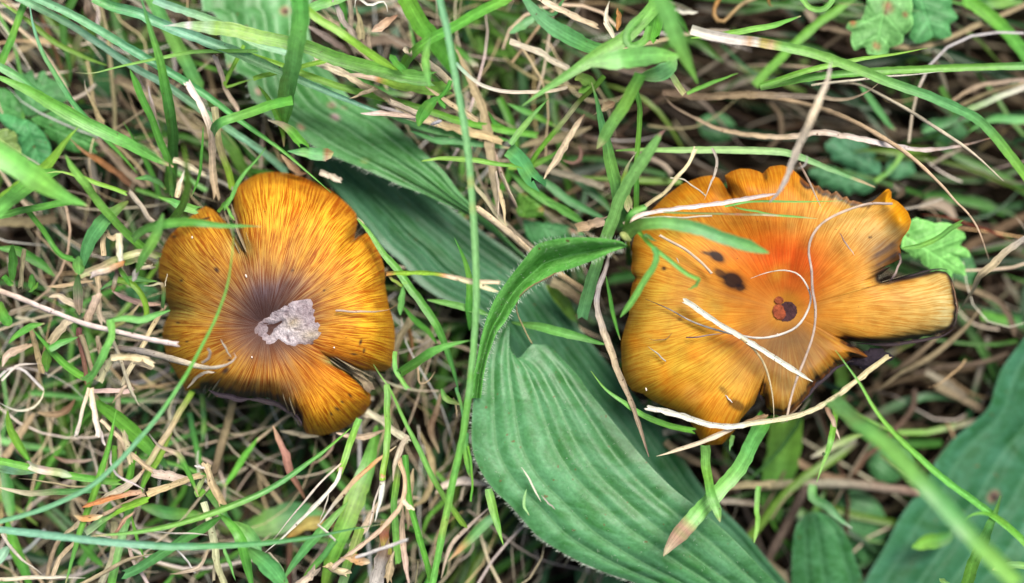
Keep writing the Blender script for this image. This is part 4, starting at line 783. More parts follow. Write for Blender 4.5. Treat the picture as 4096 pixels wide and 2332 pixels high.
('30', "-120,700 300,785 600,890 900,1060 1100,1200 1300,1385 1400,1500 1500,1600 1580,1730 1655,1940", 36, [26, 36, 44, 50], 'tan tan@.5 cream', 'long arched straw curving down over the upper right to a fine tip', 'tip', {}),
('30', "520,622 700,640 900,740 1200,920 1430,1070 1600,1200 1765,1355", 27, [30, 36, 38], 'tanp', 'straight pinkish-white straw sloping through the upper right', 'both', {}),
('30', "472,470 440,620 380,770 310,920 260,1030 200,1170 150,1300 80,1440 10,1520", 62, [66, 64, 58, 52], 'white cream@.3 white', 'crumpled cream dead leaf dropping onto the top edge of the pale mushroom', 'both', D(shape='b', fold=.4, twist=.6)),
('30', "290,1160 290,1210 260,1250 215,1265", 13, [56, 54], 'white', 'tiny white curl beside the crumpled cream leaf', 'both', {}),
('M2', "110,345 200,300 350,275 500,255 700,225 835,202", 27, [47, 46, 46, 52], 'tanp white@.3 white', 'white dry stem lying across the upper part of the pale mushroom', 'tips', D(shape='b', fold=.5)),
('30', "-60,650 200,600 400,570 800,540 1300,510 1960,495", 52, [34, 34, 32], 'gh g@.4 gb', 'straight green blade running out to the edge at upper right', 'cut', D(fold=.5)),
('30', "-60,640 300,530 600,460 850,420 1195,362", 38, [36, 36], 'gh gy', 'bright pointed blade crossing under the very long blade', 'tip', {}),
('30', "-100,640 100,430 200,330 380,170 500,90 640,-30", 60, [22, 24], 'gh', 'mid-green blade rising to the top behind the upper right straws', 'cut', {}),
('30', "330,640 600,605 900,575 1315,537", 22, [34, 38], 'tanp white', 'thin white straw just under the straight green blade', 'tip', {}),
('30', "380,200 600,242 900,335 1050,352 1250,322 1500,220 1700,130 1960,20", 44, [22, 24, 20], 'dull tan@.4 tan', 'grey-brown straw sagging across the lobed leaves', 'cut', D(shape='b')),
('30', "1470,-20 1700,150 1800,250 1960,440", 92, [24, 20], 'gh g', 'dark green wide blade at the top right corner', 'cut', {}),
('30', "1500,10 1700,20 1860,-10", 90, [20, 18], 'gd', 'dark shaded blade along the top right edge', 'cut', {}),
('30', "1490,825 1700,740 1960,635", 42, [26, 26], 'pale white', 'whitish blade leaving at the edge on the upper right', 'cut', {}),
('30', "1380,755 1480,690 1620,635 1780,610 1960,598", 38, [28, 26], 'tan tanp', 'arched tan straw above the whitish blade', 'cut', D(shape='b')),
('30', "1440,790 1600,720 1780,660 1960,630", 32, [24, 22], 'tan', 'second tan straw under the arched one at the edge', 'cut', {}),
('30', "240,-30 300,45 370,75 450,48 495,-30", 38, [40, 40], 'gh', 'bright looped blade at the top edge', 'cut', {}),
('30', "0,-20 10,30 40,50", 20, [30, 30], 'orange', 'tiny orange thread tip at the top edge', 'tip', {}),
('30', "680,620 780,760 880,900 960,980", 50, [24, 20], 'gb', 'shaded blade running down between the upper right straws', 'both', {}),
('30', "1500,990 1650,900 1760,890 1960,905", 60, [20, 18], 'g gb', 'blurred green blade at the right edge under the very long blade', 'start', {}),
('30', "1150,990 1400,900 1560,880", 60, [18, 18], 'gb', 'dull patch of blade below the straight pinkish-white straw', 'both', {}),
('30', "800,1360 920,1270 1010,1150", 36, [20, 18], 'g', 'leaf stalk climbing out of the dark toothed leaf', 'cut', {}),
('30', "0,1120 60,1060 100,1020 90,870 20,780", 40, [14, 10], 'dull', 'brown straw loop left in the dark at the upper right', 'cut', {}),
('30', "1200,1240 1320,1180 1460,1110", 34, [18, 16], 'tanp', 'pale side twig under the long curved straw', 'both', {}),
('30', "1230,370 1270,500 1310,600 1350,720", 44, [20, 14], 'dull tanp', 'brownish straw dropping below the lobed leaves', 'both', {}),
('30', "290,60 340,150 370,190", 66, [18, 14], 'tanp', 'pinkish straw joint near the top right', 'cut', D(shape='b')),
('20', "1560,-20 1510,80 1530,140 1590,160 1720,30 1820,-10", 34, [20, 22, 20], 'orange tan', 'orange-brown hooked straw at the top', 'cut', {}),
('20', "1200,60 1290,90 1395,92", 36, [60, 56], 'white', 'white crumpled tip beside the soft-focus pointed blade', 'both', D(shape='b', fold=.6)),
('20', "1170,0 1240,100 1290,190 1330,260", 30, [60, 52], 'g', 'thin green stalk edge by the soft-focus pointed blade', 'both', {}),
('20', "720,40 700,150 740,230 780,320", 46, [40, 44], 'tanp cream', 'peeling cream strip by the curled hoop blade', 'both', D(shape='b', fold=.5, tear=1)),
('20', "790,60 800,140 790,230", 44, [38, 36], 'orange', 'orange-brown papery strip by the curled hoop blade', 'both', D(shape='b', fold=.5)),
('20', "400,-20 300,110 200,40", 30, [30, 26], 'gb', 'dim blade above the wide smooth blade', 'both', {}),
('20', "-20,250 80,190 190,110", 60, [26, 24], 'gb', 'blue-green short blade behind the cream straw', 'both', {}),
('20', "470,600 520,580 590,640 500,690", 90, [36, 34], 'olive gh', 'wrinkled olive leaf piece below the light blade', 'both', {}),
('20', "660,830 720,790 770,770", 70, [34, 32], 'tan brown', 'crumbly brown seed scrap on the dark blade', 'both', D(shape='b', tear=1, fold=.6)),
('20', "540,1020 760,1100 900,1140 1120,1230 1200,1310", 46, [14, 16], 'dull tanp', 'long dull straw leading toward the top of the pale mushroom', 'cut', {}),
('20', "60,1100 200,1060 400,1020 600,950", 76, [18, 16], 'tan', 'broad tan dead blade under the seed husk', 'both', D(shape='b')),
('20', "180,1240 400,1310 600,1370 700,1410", 50, [22, 20], 'tanp', 'pale straw crossing above the squarish leaf', 'cut', {}),
('20', "380,1200 450,1220 500,1200 520,1150 500,1080", 34, [24, 24], 'pink', 'pinkish curled dead tip near the seed husk', 'both', D(shape='b')),
('20', "-30,780 200,880 330,950", 44, [20, 18], 'g', 'green blade hidden behind the two-tone blade', 'both', {}),
('20', "-30,1250 120,1240 260,1190 380,1100", 50, [26, 28], 'gy g', 'yellow-green curved blade joining the central tuft', 'tip', {}),
('20', "-30,1120 60,1200 120,1290 190,1380", 110, [40, 36], 'gb', 'short broad blue-green blade with torn end above the squarish leaf', 'cut', D(fold=.15)),
('20', "-40,1260 100,1390 250,1500 500,1620", 60, [24, 22], 'g gh', 'green blade passing below the straws in the centre', 'both', {}),
('20', "100,1250 280,1390 420,1500 700,1640", 62, [20, 20], 'gb', 'darker green blade parallel to the one below the central straws', 'both', {}),
('20', "420,1300 650,1480 760,1600", 58, [18, 18], 'gd', 'shaded green blade left of the half-dry frayed blade', 'both', {}),
]
BL += [
# --- left middle
('01', "-20,165 150,125 300,95 480,62 560,40", 48, [42, 42, 44], 'g', 'straight green blade coming in under the soft pale blade at the left edge', 'cut', {}),
('01', "215,130 300,240 380,350 450,452 560,488", 38, [40, 38, 40], 'gh g', 'green blade with a pale joint bending toward the bead-tipped sprout', 'cut', {}),
('01', "595,462 590,530 597,600", 82, [48, 46], 'gl', 'rounded bright blade stub seen end on', 'both', D(fold=.5)),
('01', "592,600 585,700 590,800 595,905", 72, [44, 40, 36], 'gl pale@.3 tanp@.7 tan', 'fading blade drying to pink below the rounded stub', 'both', D(fold=.4)),
('01', "960,50 850,140 745,240 680,340 640,450 610,560", 104, [46, 44, 40], 'olive gb@.3 gb', 'grey-green curved blade with a pale patch left of the cap', 'both', D(fold=.25)),
('01', "995,340 1080,265 1200,228 1350,212 1500,215 1700,237 1955,242", 62, [46, 56, 58, 55], 'gl g@.3 g', 'arching green blade reaching over the notch of the torn-patch cap', 'tip', D(fold=.2)),
('01', "1225,145 1185,270 1110,410 1050,520 1020,590", 74, [60, 56, 50], 'gl', 'short upright light blade in front of the arching blade', 'both', {}),
('01', "1040,540 1015,600 998,655", 44, [50, 48], 'gl white@.4', 'dry white foot of the short upright light blade', 'both', D(shape='b')),
('01', "95,375 98,500 88,670", 66, [46, 40], 'g', 'small upright green leaf at the far left', 'both', D(fold=.35)),
('01', "25,612 60,650 98,688", 40, [42, 40], 'g', 'tiny side leaf at the foot of the small upright leaf', 'tips', {}),
('01', "182,410 168,550 155,700", 40, [42, 36], 'tan', 'tan straw right of the small upright leaf', 'cut', D(shape='b')),
('01', "-20,400 150,430 300,520 410,610", 72, [28, 26], 'g', 'dull arched blade behind the small upright leaf', 'both', {}),
('01', "245,598 240,650 232,715", 52, [42, 40], 'g', 'very small oval leaf left of the straw cluster', 'both', {}),
('01', "290,660 260,700 215,735", 26, [42, 40], 'g', 'tiny green sliver under the very small oval leaf', 'both', {}),
('01', "-30,715 200,800 400,880 600,960 800,1010 1000,1060 1200,1100 1330,1125", 40, [48, 48, 50, 49], 'tanp white@.3 white', 'long straight whitish straw poking onto the left rim of the cap', 'cut', {}),
('01', "890,295 900,420 915,525", 48, [50, 50], 'cream white', 'upright cream straw stub in the cluster left of the cap', 'cut', D(shape='b', fold=.5)),
('01', "690,600 800,570 915,520", 50, [50, 51], 'white cream orange', 'cream straw stub lying level in the cluster', 'cut', D(shape='t')),
('01', "600,610 750,545 900,480 1060,435 1205,470", 50, [46, 48, 47], 'tanp tan@.3 cream@.6 olive', 'long folded cream straw through the cluster left of the cap', 'cut', D(shape='b', fold=.45)),
('01', "1060,552 1145,542", 36, [46, 46], 'cream', 'short square-cut cream straw end', 'cut', D(shape='t')),
('01', "930,520 1010,490 1080,500", 44, [46, 45], 'gy cream', 'yellowish bit of stem between the cream straws', 'cut', {}),
('01', "725,770 690,860 650,945", 68, [48, 46], 'cream tan', 'broken tan straw stub below the fading blade', 'cut', D(shape='t')),
('01', "880,565 865,640 845,715", 36, [48, 46], 'purple tanp brown', 'dark-striped straw stub hanging below the cream cluster', 'cut', D(shape='t')),
('01', "730,560 740,700 740,850 770,960", 46, [36, 34], 'tan tanp', 'upright tan stem in the middle of the straw cluster', 'cut', D(shape='b')),
('01', "780,460 770,380 790,270 830,330 880,310", 42, [42, 42], 'tan', 'kinked tan straw at the top of the cluster', 'cut', D(shape='b')),
('01', "840,725 950,780 1080,820 1210,826", 46, [34, 34], 'tanp tan', 'curved tan straw tucked under the left rim of the cap', 'both', D(shape='b')),
('01', "870,500 920,590 980,690", 36, [50, 46], 'g', 'green blade crossing the cream straw cluster', 'both', {}),
('01', "880,640 980,665 1060,750 1100,840 1095,925", 42, [40, 40, 38], 'gy', 'yellow-green hooked stem beside the left rim of the cap', 'cut', D(shape='b', fold=.5)),
('01', "750,715 850,660 1000,635 1180,655", 42, [40, 38], 'gb g', 'thin green blade behind the yellow-green hook', 'both', {}),
('01', "805,960 900,930 1050,942 1150,912 1275,868", 50, [52, 50, 48], 'gl g', 'wavy light blade pointing at the left rim of the cap', 'both', {}),
('01', "825,940 840,1040 805,1140 745,1260 705,1340 635,1400", 52, [52, 52, 46], 'gl', 'light blade bent downward from the wavy one', 'cut', {}),
('01', "1062,795 1000,880 930,945 850,995", 34, [46, 44], 'tan olive', 'olive-tan pointed blade beside the wavy light blade', 'start', {}),
('01', "1245,830 1150,980 1080,1120 1000,1265 915,1425", 36, [34, 38, 38], 'dull tan@.3 cream@.8', 'slanting tan straw coming from under the left rim', 'cut', D(shape='b')),
('01', "900,1155 1070,1180 1250,1222 1400,1262 1500,1292 1600,1302 1700,1280 1757,1240 1772,1205 1752,1190", 52, [36, 44, 50, 51], 'dull grey@.15 cream@.6 white', 'thick pale straw curling over the lower left of the torn-patch cap', 'tip', D(shape='t')),
('01', "1520,1262 1560,1230 1575,1195 1565,1160", 20, [51, 54], 'tanp', 'little upright spur on the thick pale straw', 'cut', {}),
('01', "1655,1088 1690,1150 1730,1225", 13, [50, 50], 'grey', 'short thin straw leaning on the curled tip on the cap', 'both', {}),
('01', "1400,1456 1480,1370 1540,1335 1620,1335", 30, [37, 42, 43], 'tanp', 'faint pinkish straw lying on the lower left lobe of the cap', 'both', D(shape='b')),
('01', "1255,600 1240,660 1238,690", 8, [40, 41], 'tanp', 'hair-thin straw standing at the left rim of the cap', 'cut', {}),
('01', "1075,688 1160,680 1205,665 1228,700 1222,800 1215,850", 30, [44, 44, 38], 'tanp cream@.4 orange@.55 gb@.75', 'hooked dry tip of a green stalk touching the left rim of the cap', 'start', {}),
('01', "1725,165 1750,300 1738,480 1700,700 1620,920 1500,1160 1380,1380 1200,1646 1050,1826 900,1996 700,2176 500,2286 250,2386 -40,2460", 34, [58, 58, 56, 54, 52, 50], 'g gl@.2 gl@.4 gc@.6 gc', 'long slender blade curving over the torn-patch cap to the lower left edge', 'start', D(fold=.5)),
('01', "745,1405 790,1310 845,1230", 52, [46, 48], 'cream', 'upright half of a bent cream straw at lower left', 'cut', D(shape='b', fold=.5)),
('01', "830,1228 950,1218 1060,1232 1140,1262", 52, [49, 48], 'cream tan@.3 cream', 'level half of the bent cream straw beside the thick pale straw', 'cut', D(shape='b', fold=.5)),
('01', "1000,1255 1070,1275 1138,1302", 34, [46, 46], 'cream', 'small cream splinter under the bent straw', 'cut', D(shape='b')),
('01', "835,1060 880,1180 930,1320 985,1480", 30, [44, 42], 'tanp', 'pinkish thin straw falling past the bent cream straw', 'cut', {}),
('01', "590,1000 610,1150 640,1300 655,1430", 44, [38, 34], 'purple brown', 'purplish brown stem in the lower left tangle', 'cut', D(shape='b')),
('01', "615,1070 670,1250 715,1380", 40, [38, 34], 'tan', 'tan stem right beside the purplish one', 'cut', {}),
('01', "735,1060 745,1170 770,1250", 40, [40, 38], 'tan brown', 'dangling brownish dead tip above the bent straw', 'tip', D(shape='b')),
('01', "-20,1385 60,1310 170,1312 260,1400 330,1470", 22, [48, 50, 46], 'white', 'white curl arching at the far left', 'cut', D(shape='b', twist=1)),
('01', "15,1400 100,1305 180,1275 300,1268", 20, [50, 50], 'white', 'thin white strip above the white curl', 'tip', D(shape='b')),
('02', "-10,100 100,158 200,165 285,112 325,45 322,-20", 20, [48, 50, 48], 'white cream', 'white straw loop at the left edge below the curl', 'both', D(shape='b', twist=1)),
('01', "-20,820 25,900 70,990", 74, [48, 46], 'g', 'blunt green blade pointing down at the left edge', 'tips', {}),
('01', "65,1115 150,1040 250,985 335,968", 46, [46, 46], 'g', 'short green blade in the left tangle, pointing down left', 'both', {}),
('01', "245,1008 310,1090 370,1155 500,1285 620,1370", 50, [48, 46, 42], 'g gh', 'green blade running down right under the forked blades', 'start', {}),
('01', "370,1160 480,1105 585,1072", 48, [48, 46], 'g', 'forked green blade branching to the upper right', 'tip', {}),
('01', "375,1140 350,1230 350,1330", 70, [46, 42], 'g', 'stubby green blade hanging from the fork', 'both', {}),
('01', "20,1290 60,1200 180,1150 260,1120", 62, [34, 32], 'tanp tan', 'wide curved tan blade at the far left', 'both', D(shape='b')),
('01', "235,1000 270,1150 325,1340", 48, [40, 34], 'tan', 'upright tan straw left of the forked blades', 'cut', D(shape='b')),
('01', "530,930 430,1040 360,1140", 66, [38, 36], 'tanp tan', 'wide tan dead blade under the long whitish straw', 'cut', D(shape='b')),
('01', "370,770 430,760 560,830 620,890", 52, [36, 34], 'tanp', 'flat pale straw above the long whitish straw', 'both', D(shape='b')),
('01', "350,690 450,690 560,665 700,650", 36, [34, 36], 'tan', 'thin tan straw passing below the rounded stub', 'both', D(shape='b')),
('01', "-20,200 200,210 350,190 450,180", 84, [18, 18], 'tan dull', 'broad faded straw deep at the left edge', 'cut', D(shape='b')),
('01', "980,-10 1050,80 1110,170 1155,215", 42, [34, 30], 'tanp', 'pale straw sloping toward the upper left of the cap', 'cut', {}),
('01', "1185,20 1290,55 1380,95 1480,120", 62, [40, 38], 'g gb', 'light-edged green blade reaching the top left lobe of the cap', 'start', {}),
('01', "1735,5 1690,60 1640,130", 26, [42, 38], 'g', 'short fine blade in the notch above the cap', 'start', {}),
('M1', "433,222 448,260 476,305", 15, [45, 44], 'gl', 'tiny green sliver in the notch of the torn-patch cap', 'both', {}),
('M1', "985,756 1100,762 1230,757 1265,742 1292,722", 11, [42, 41.5, 38, 34], 'tanp tan orange', 'fine straw lying across the outer part of the torn-patch cap', 'tip', {}),
('M1', "405,900 425,940 458,990", 7, [44, 43], 'grey', 'hair-like splinter standing on the torn-patch cap', 'both', {}),
('M1', "1095,295 1118,315 1138,360", 12, [34, 33], 'tan', 'bent tan sliver in the small notch of the torn-patch cap', 'cut', {}),
# --- centre
('11', "975,598 1080,588 1250,590 1400,602 1520,630 1680,655 1835,662", 36, [44, 50, 52], 'orange gy@.12 gy@.4 orange@.5 cream@.55 cream', 'dry-ended stem pointing from the cap across the long pale stalk', 'cut', D(shape='b', fold=.5)),
('11', "1500,625 1650,672 1820,732", 48, [51, 52], 'cream', 'split flap of the dry-ended stem', 'both', D(shape='b')),
('11', "990,605 1040,650 1100,690", 22, [44, 46], 'brown gy', 'small knotted twig at the root of the dry-ended stem', 'cut', {}),
('11', "1105,688 1090,800 1080,908", 46, [50, 48], 'gl', 'tiny hanging leaf below the dry-ended stem', 'both', D(fold=.3)),
('11', "1085,640 1110,660 1140,668", 20, [48, 48], 'gl', 'tiniest green sliver beside the hanging leaf', 'both', {}),
('11', "760,185 850,290 950,440 1060,560 1150,690 1250,830 1350,980 1420,1130 1470,1280 1515,1470", 58, [34, 36, 38, 34], 'gh g@.4 g gd', 'long green blade sliding down beside the rim of the torn-patch cap', 'both', D(fold=.3)),
('11', "882,1275 940,1370 1000,1456 1070,1600 1180,1830 1300,2070 1430,2300 1570,2490", 38, [46, 46, 44, 34], 'gl gl gy', 'thin bright blade pointing at the slit in the torn-patch cap', 'start', {}),
('11', "1612,1095 1450,1130 1300,1192 1180,1275 1070,1345", 62, [50, 48, 38], 'gl g', 'bright tapering blade reaching to the long pale stalk', 'start', {}),
('11', "1045,1180 1038,1280 1075,1370 1150,1470", 32, [38, 38], 'gl', 'light curved blade hugging the rim beside the slit', 'cut', {}),
('11', "1280,790 1450,822 1620,862 1780,920", 50, [32, 34], 'gl g', 'green blade lying level on the dark plantain leaf', 'both', {}),
('11', "1485,325 1560,480 1600,650 1600,900 1620,1000", 50, [38, 36, 30], 'g', 'upright green blade under the dry-ended stem', 'start', {}),
('11', "1180,920 1100,1030 1050,1150 1035,1320", 58, [24, 24], 'tan dull', 'soft-focus tan stem right of the torn-patch cap', 'cut', {}),
('11', "1320,1050 1250,1160 1180,1290 1120,1456", 70, [20, 18], 'tanp dull', 'pinkish dead blade deep right of the torn-patch cap', 'cut', D(shape='b')),
('11', "1140,1000 1170,1120 1150,1250", 36, [20, 18], 'orange brown', 'rust-brown straw deep right of the torn-patch cap', 'cut', {}),
('11', "1205,1240 1215,1350 1230,1420 1290,1400 1340,1330", 20, [34, 32], 'tan', 'small forked tan twig below the bright tapering blade', 'tip', {}),
('11', "1090,830 1200,950 1290,1030 1360,1120", 40, [30, 26], 'g', 'slim green blade left of the long sliding blade', 'both', {}),
('C', "150,185 250,262 350,345 450,430 560,520 700,620 820,700", 42, [44, 38, 30, 24], 'cream tanp@.3 tan@.7 dull', 'split cream straw running down behind the curled leaf tip', 'cut', D(shape='t')),
('C', "268,-20 285,110 275,262", 17, [38, 38], 'tanp', 'thin whitish straw hanging above the split cream straw', 'tip', {}),
('C', "298,-20 340,80 392,175", 13, [40, 38], 'tanp', 'hair-fine straw beside the hanging whitish one', 'tip', {}),
('C', "288,85 312,190 322,295", 26, [38, 40], 'tan', 'folded tan straw joining the split cream straw', 'tip', D(shape='b')),
('C', "130,50 200,130 270,230 330,300", 24, [34, 34], 'tan', 'tan straw curving into the straw fork right of the stalk', 'cut', D(shape='b')),
('C', "615,573 500,632 420,690 388,745 400,830 440,910 478,982", 9, [44, 42, 36, 32], 'brown tan', 'thin brown thread bowing from the curled tip to the bitten edge', 'cut', {}),
('C', "360,858 500,880 650,915 900,985", 50, [26, 32, 34], 'gl g', 'light green blade emerging from the bite in the plantain leaf', 'both', D(fold=.3)),
('C', "910,585 925,680 945,790 992,960", 22, [40, 34], 'g', 'thin green blade between the knotty twig and the pale mushroom', 'both', {}),
('C', "975,370 930,460 905,550 870,640 852,745 880,860 930,1000 980,1150 1040,1290 1100,1456 1160,1640", 42, [44, 46, 44, 42, 40], 'dull grey@.25 tan@.5 dull', 'knotty grey-brown twig between the large leaf and the pale mushroom', 'both', D(shape='b', fold=.5, name='dead_twig', cat='twig')),
('C', "560,150 680,220 800,300", 40, [26, 24], 'g', 'green blade above the green oval leaf', 'both', {}),
('C', "740,310 830,285 920,265", 60, [32, 36], 'tan tanp', 'flat tan straw running to the grass joint', 'cut', D(shape='b', fold=.4)),
('C', "590,620 700,680 800,760", 60, [22, 20], 'tan brown', 'brown dead blade below the curled leaf tip', 'cut', D(shape='b')),
('C', "560,640 650,730 740,860", 66, [20, 16], 'gy gd', 'shaded olive blade beside the dark plantain leaf', 'both', {}),
# --- on and round the pale mushroom
('22', "590,-130 690,-10 800,80 950,180 1150,270 1370,318", 40, [38, 42, 40, 34], 'gy gl@.2 gh', 'bright blade curving under the lower left lobe of the pale mushroom', 'start', {}),
('M2', "280,400 380,452 450,505 520,572", 15, [42, 41], 'tanp', 'knobbly pinkish twig leading to the black spot', 'cut', {}),
('M2', "210,695 320,742 420,795 520,830 620,855 740,875 840,860 920,820 970,740 978,670 930,585 860,560 780,570 703,597", 14, [40, 42, 44, 45, 44, 44], 'dark grey@.2 grey@.35 white@.45 white@.7 tanp', 'long wiry twig curling round the centre of the pale mushroom', 'both', D(name='dead_twig', cat='twig')),
('M2', "392,700 500,772 620,850 740,920 860,1000 992,1078", 32, [46, 47, 46], 'white', 'thick white straw with a pointed end across the pale mushroom', 'tips', D(shape='b', fold=.5, tear=.4)),
('M2', "1358,250 1250,250 1130,290 1040,340 990,400 972,470 985,560 988,650 1003,740 995,850 960,960 920,1060 890,1160 868,1262", 15, [42, 44, 46, 48, 46, 44], 'grey tanp@.2 grey@.5 tanp', 'long thin wiry straw winding from the rolled lobe down to the lower rim', 'cut', {}),
('M2', "660,880 720,930 770,1010 800,1120 812,1280", 13, [47, 44, 43], 'tan tanp', 'thin tan straw falling from the thick white one to the lower rim', 'tip', {}),
('M2', "405,872 470,870 530,858 590,852", 9, [42, 42], 'purple grey', 'short purple-tipped twig on the pale mushroom', 'tip', {}),
('M2', "225,880 270,886 310,878 336,852", 5, [40, 40], 'brown', 'hair-fine curved fibre on the yellowest side of the pale mushroom', 'both', {}),
('M2', "220,912 262,945 305,982", 9, [40, 40], 'grey', 'short grey splinter low on the pale mushroom', 'start', {}),
('M2', "1115,385 1150,442 1186,490", 9, [42, 42], 'purple tanp', 'short slanting splinter beside the winding straw', 'both', {}),
('M2', "582,1140 600,1160 618,1178", 8, [38, 39], 'white', 'tiny white splinter on the grey stain near the lower rim', 'both', {}),
('M2', "355,500 362,512 368,528", 6, [40, 40], 'tanp', 'tiniest pink fibre left of the black spots', 'both', {}),
('M2', "210,262 300,195 360,130 420,50 445,-10", 24, [40, 46, 44], 'tan cream', 'tan straw rising off the upper left rim of the pale mushroom', 'cut', D(shape='b', fold=.5)),
('M2', "520,-10 545,40 535,110 485,232", 17, [48, 44, 40], 'tanp', 'curved straw resting on the top rim of the pale mushroom', 'tip', D(shape='b')),
('M2', "330,130 380,135 430,165 492,212", 9, [44, 42], 'tanp', 'frayed thin straw at the top rim', 'cut', {}),
('M2', "930,60 970,140 1005,210 1030,275", 15, [42, 41], 'dull tanp', 'soft brown straw over the ragged top rim', 'tip', {}),
('M2', "150,322 260,312 400,314 520,305", 11, [46, 46], 'tanp', 'pinkish lower strand beneath the white dry stem', 'cut', {}),
('M2', "290,288 450,296 570,298 650,299 740,300 800,303 1018,321", 12, [46, 47, 46], 'olive olive@.3 red@.42 olive@.6 tanp@.72 gl@.8 gl', 'olive and red banded thin blade over the pale mushroom', 'tips', D(shape='b')),
('M2', "580,262 700,242 900,240 1140,238", 12, [48, 48], 'g gl', 'straight fine green blade beside the white dry stem', 'tip', {}),
('M2', "610,262 700,282 840,305", 12, [47, 46], 'g', 'short fine green blade below the straight fine one', 'both', {}),
('M2', "232,1205 350,1232 480,1272 600,1287 700,1272 900,1242 1050,1180 1180,1085 1290,1000 1345,960", 34, [46, 47, 44, 38], 'white white@.3 cream@.4 tan', 'long curved straw with white frayed start under the lower rim', 'cut', D(shape='b', fold=.5, tear=1)),
('M2', "283,1420 400,1385 520,1340 600,1305 690,1275", 32, [46, 46, 42], 'cream tanp', 'split-ended cream straw crossing the lowest lobe', 'both', D(shape='b', fold=.4, tear=1)),
('M2', "640,1290 720,1255 780,1235", 30, [40, 36], 'brown', 'brown flattened straw behind the lower straw crossing', 'cut', D(shape='b')),
('31', "502,1168 600,1300 700,1440 800,1606 950,1796 1150,1986 1350,2156 1550,2306 1700,2416 1850,2536 1990,2680", 48, [48, 50, 50, 46], 'gl gh@.3 gl', 'long vivid blade from the lower rim of the pale mushroom to the lower right', 'start', D(fold=.5)),
('31', "1000,402 1150,385 1280,322 1380,252 1452,208", 36, [36, 40], 'gh gl', 'bright thin blade lying over the pale toothed leaf', 'starts', {}),
('31', "1960,310 1800,420 1700,510 1600,600 1530,720 1460,830 1390,920", 62, [40, 36, 28], 'grey tan@.4 dull', 'twisted grey-tan straw at the edge past the outstretched lobe', 'cut', D(shape='b', twist=2.2)),
('31', "1590,850 1480,1000 1350,1120 1200,1230 1000,1340 830,1470", 48, [24, 22], 'tan', 'upper of the parallel tan stems running down left below the lobe', 'both', {}),
('31', "1290,1050 1150,1180 1000,1290 880,1370", 44, [22, 20], 'tan dull', 'lower of the parallel tan stems below the lobe', 'both', {}),
('31', "1390,660 1580,735 1720,800 1800,900 1860,1050", 52, [20, 18], 'tan dull@.6', 'curved tan stem right of the outstretched lobe', 'cut', {}),
('31', "1150,155 1300,170 1450,205 1650,272 1835,358", 20, [24, 24], 'red', 'thin reddish stem above the pale toothed leaf', 'both', D(name='red_stem', cat='stem')),
('31', "1960,150 1750,260 1550,375 1430,440", 74, [8, 8], 'brown', 'thick blurred brown stalk deep at the right edge', 'cut', D(shape='t')),
('31', "1085,1098 980,1160 888,1205", 52, [30, 30], 'gy yellow cream', 'yellow dry stem piece under the outstretched lobe', 'cut', D(shape='b')),
('31', "1180,1330 1350,1420 1500,1540", 60, [14, 12], 'tanp dull', 'faded stalk in the dark below the outstretched lobe', 'cut', {}),
('31', "1600,900 1750,940 1919,960", 70, [12, 10], 'gh gd', 'shaded green blade at the right edge past the lobe', 'cut', {}),
('31', "1100,1340 1300,1300 1600,1260 1800,1200", 40, [12, 12], 'dull', 'thin shaded straw beneath the twisted grey-tan straw', 'cut', {}),
('31', "530,1280 560,1400 540,1500", 90, [12, 10], 'gy g', 'green blade glimpsed through the ragged lower rim', 'cut', {}),
('31', "1130,100 1250,60 1350,110 1420,200", 90, [10, 10], 'tanp', 'wide pinkish dead leaf above the pale toothed leaf', 'both', D(shape='b')),
('31', "940,-80 1000,-30 960,30", 70, [24, 22], 'tanp brown', 'crumpled pinkish scrap behind the rolled lobe', 'both', D(shape='b', fold=.6, twist=1)),
]
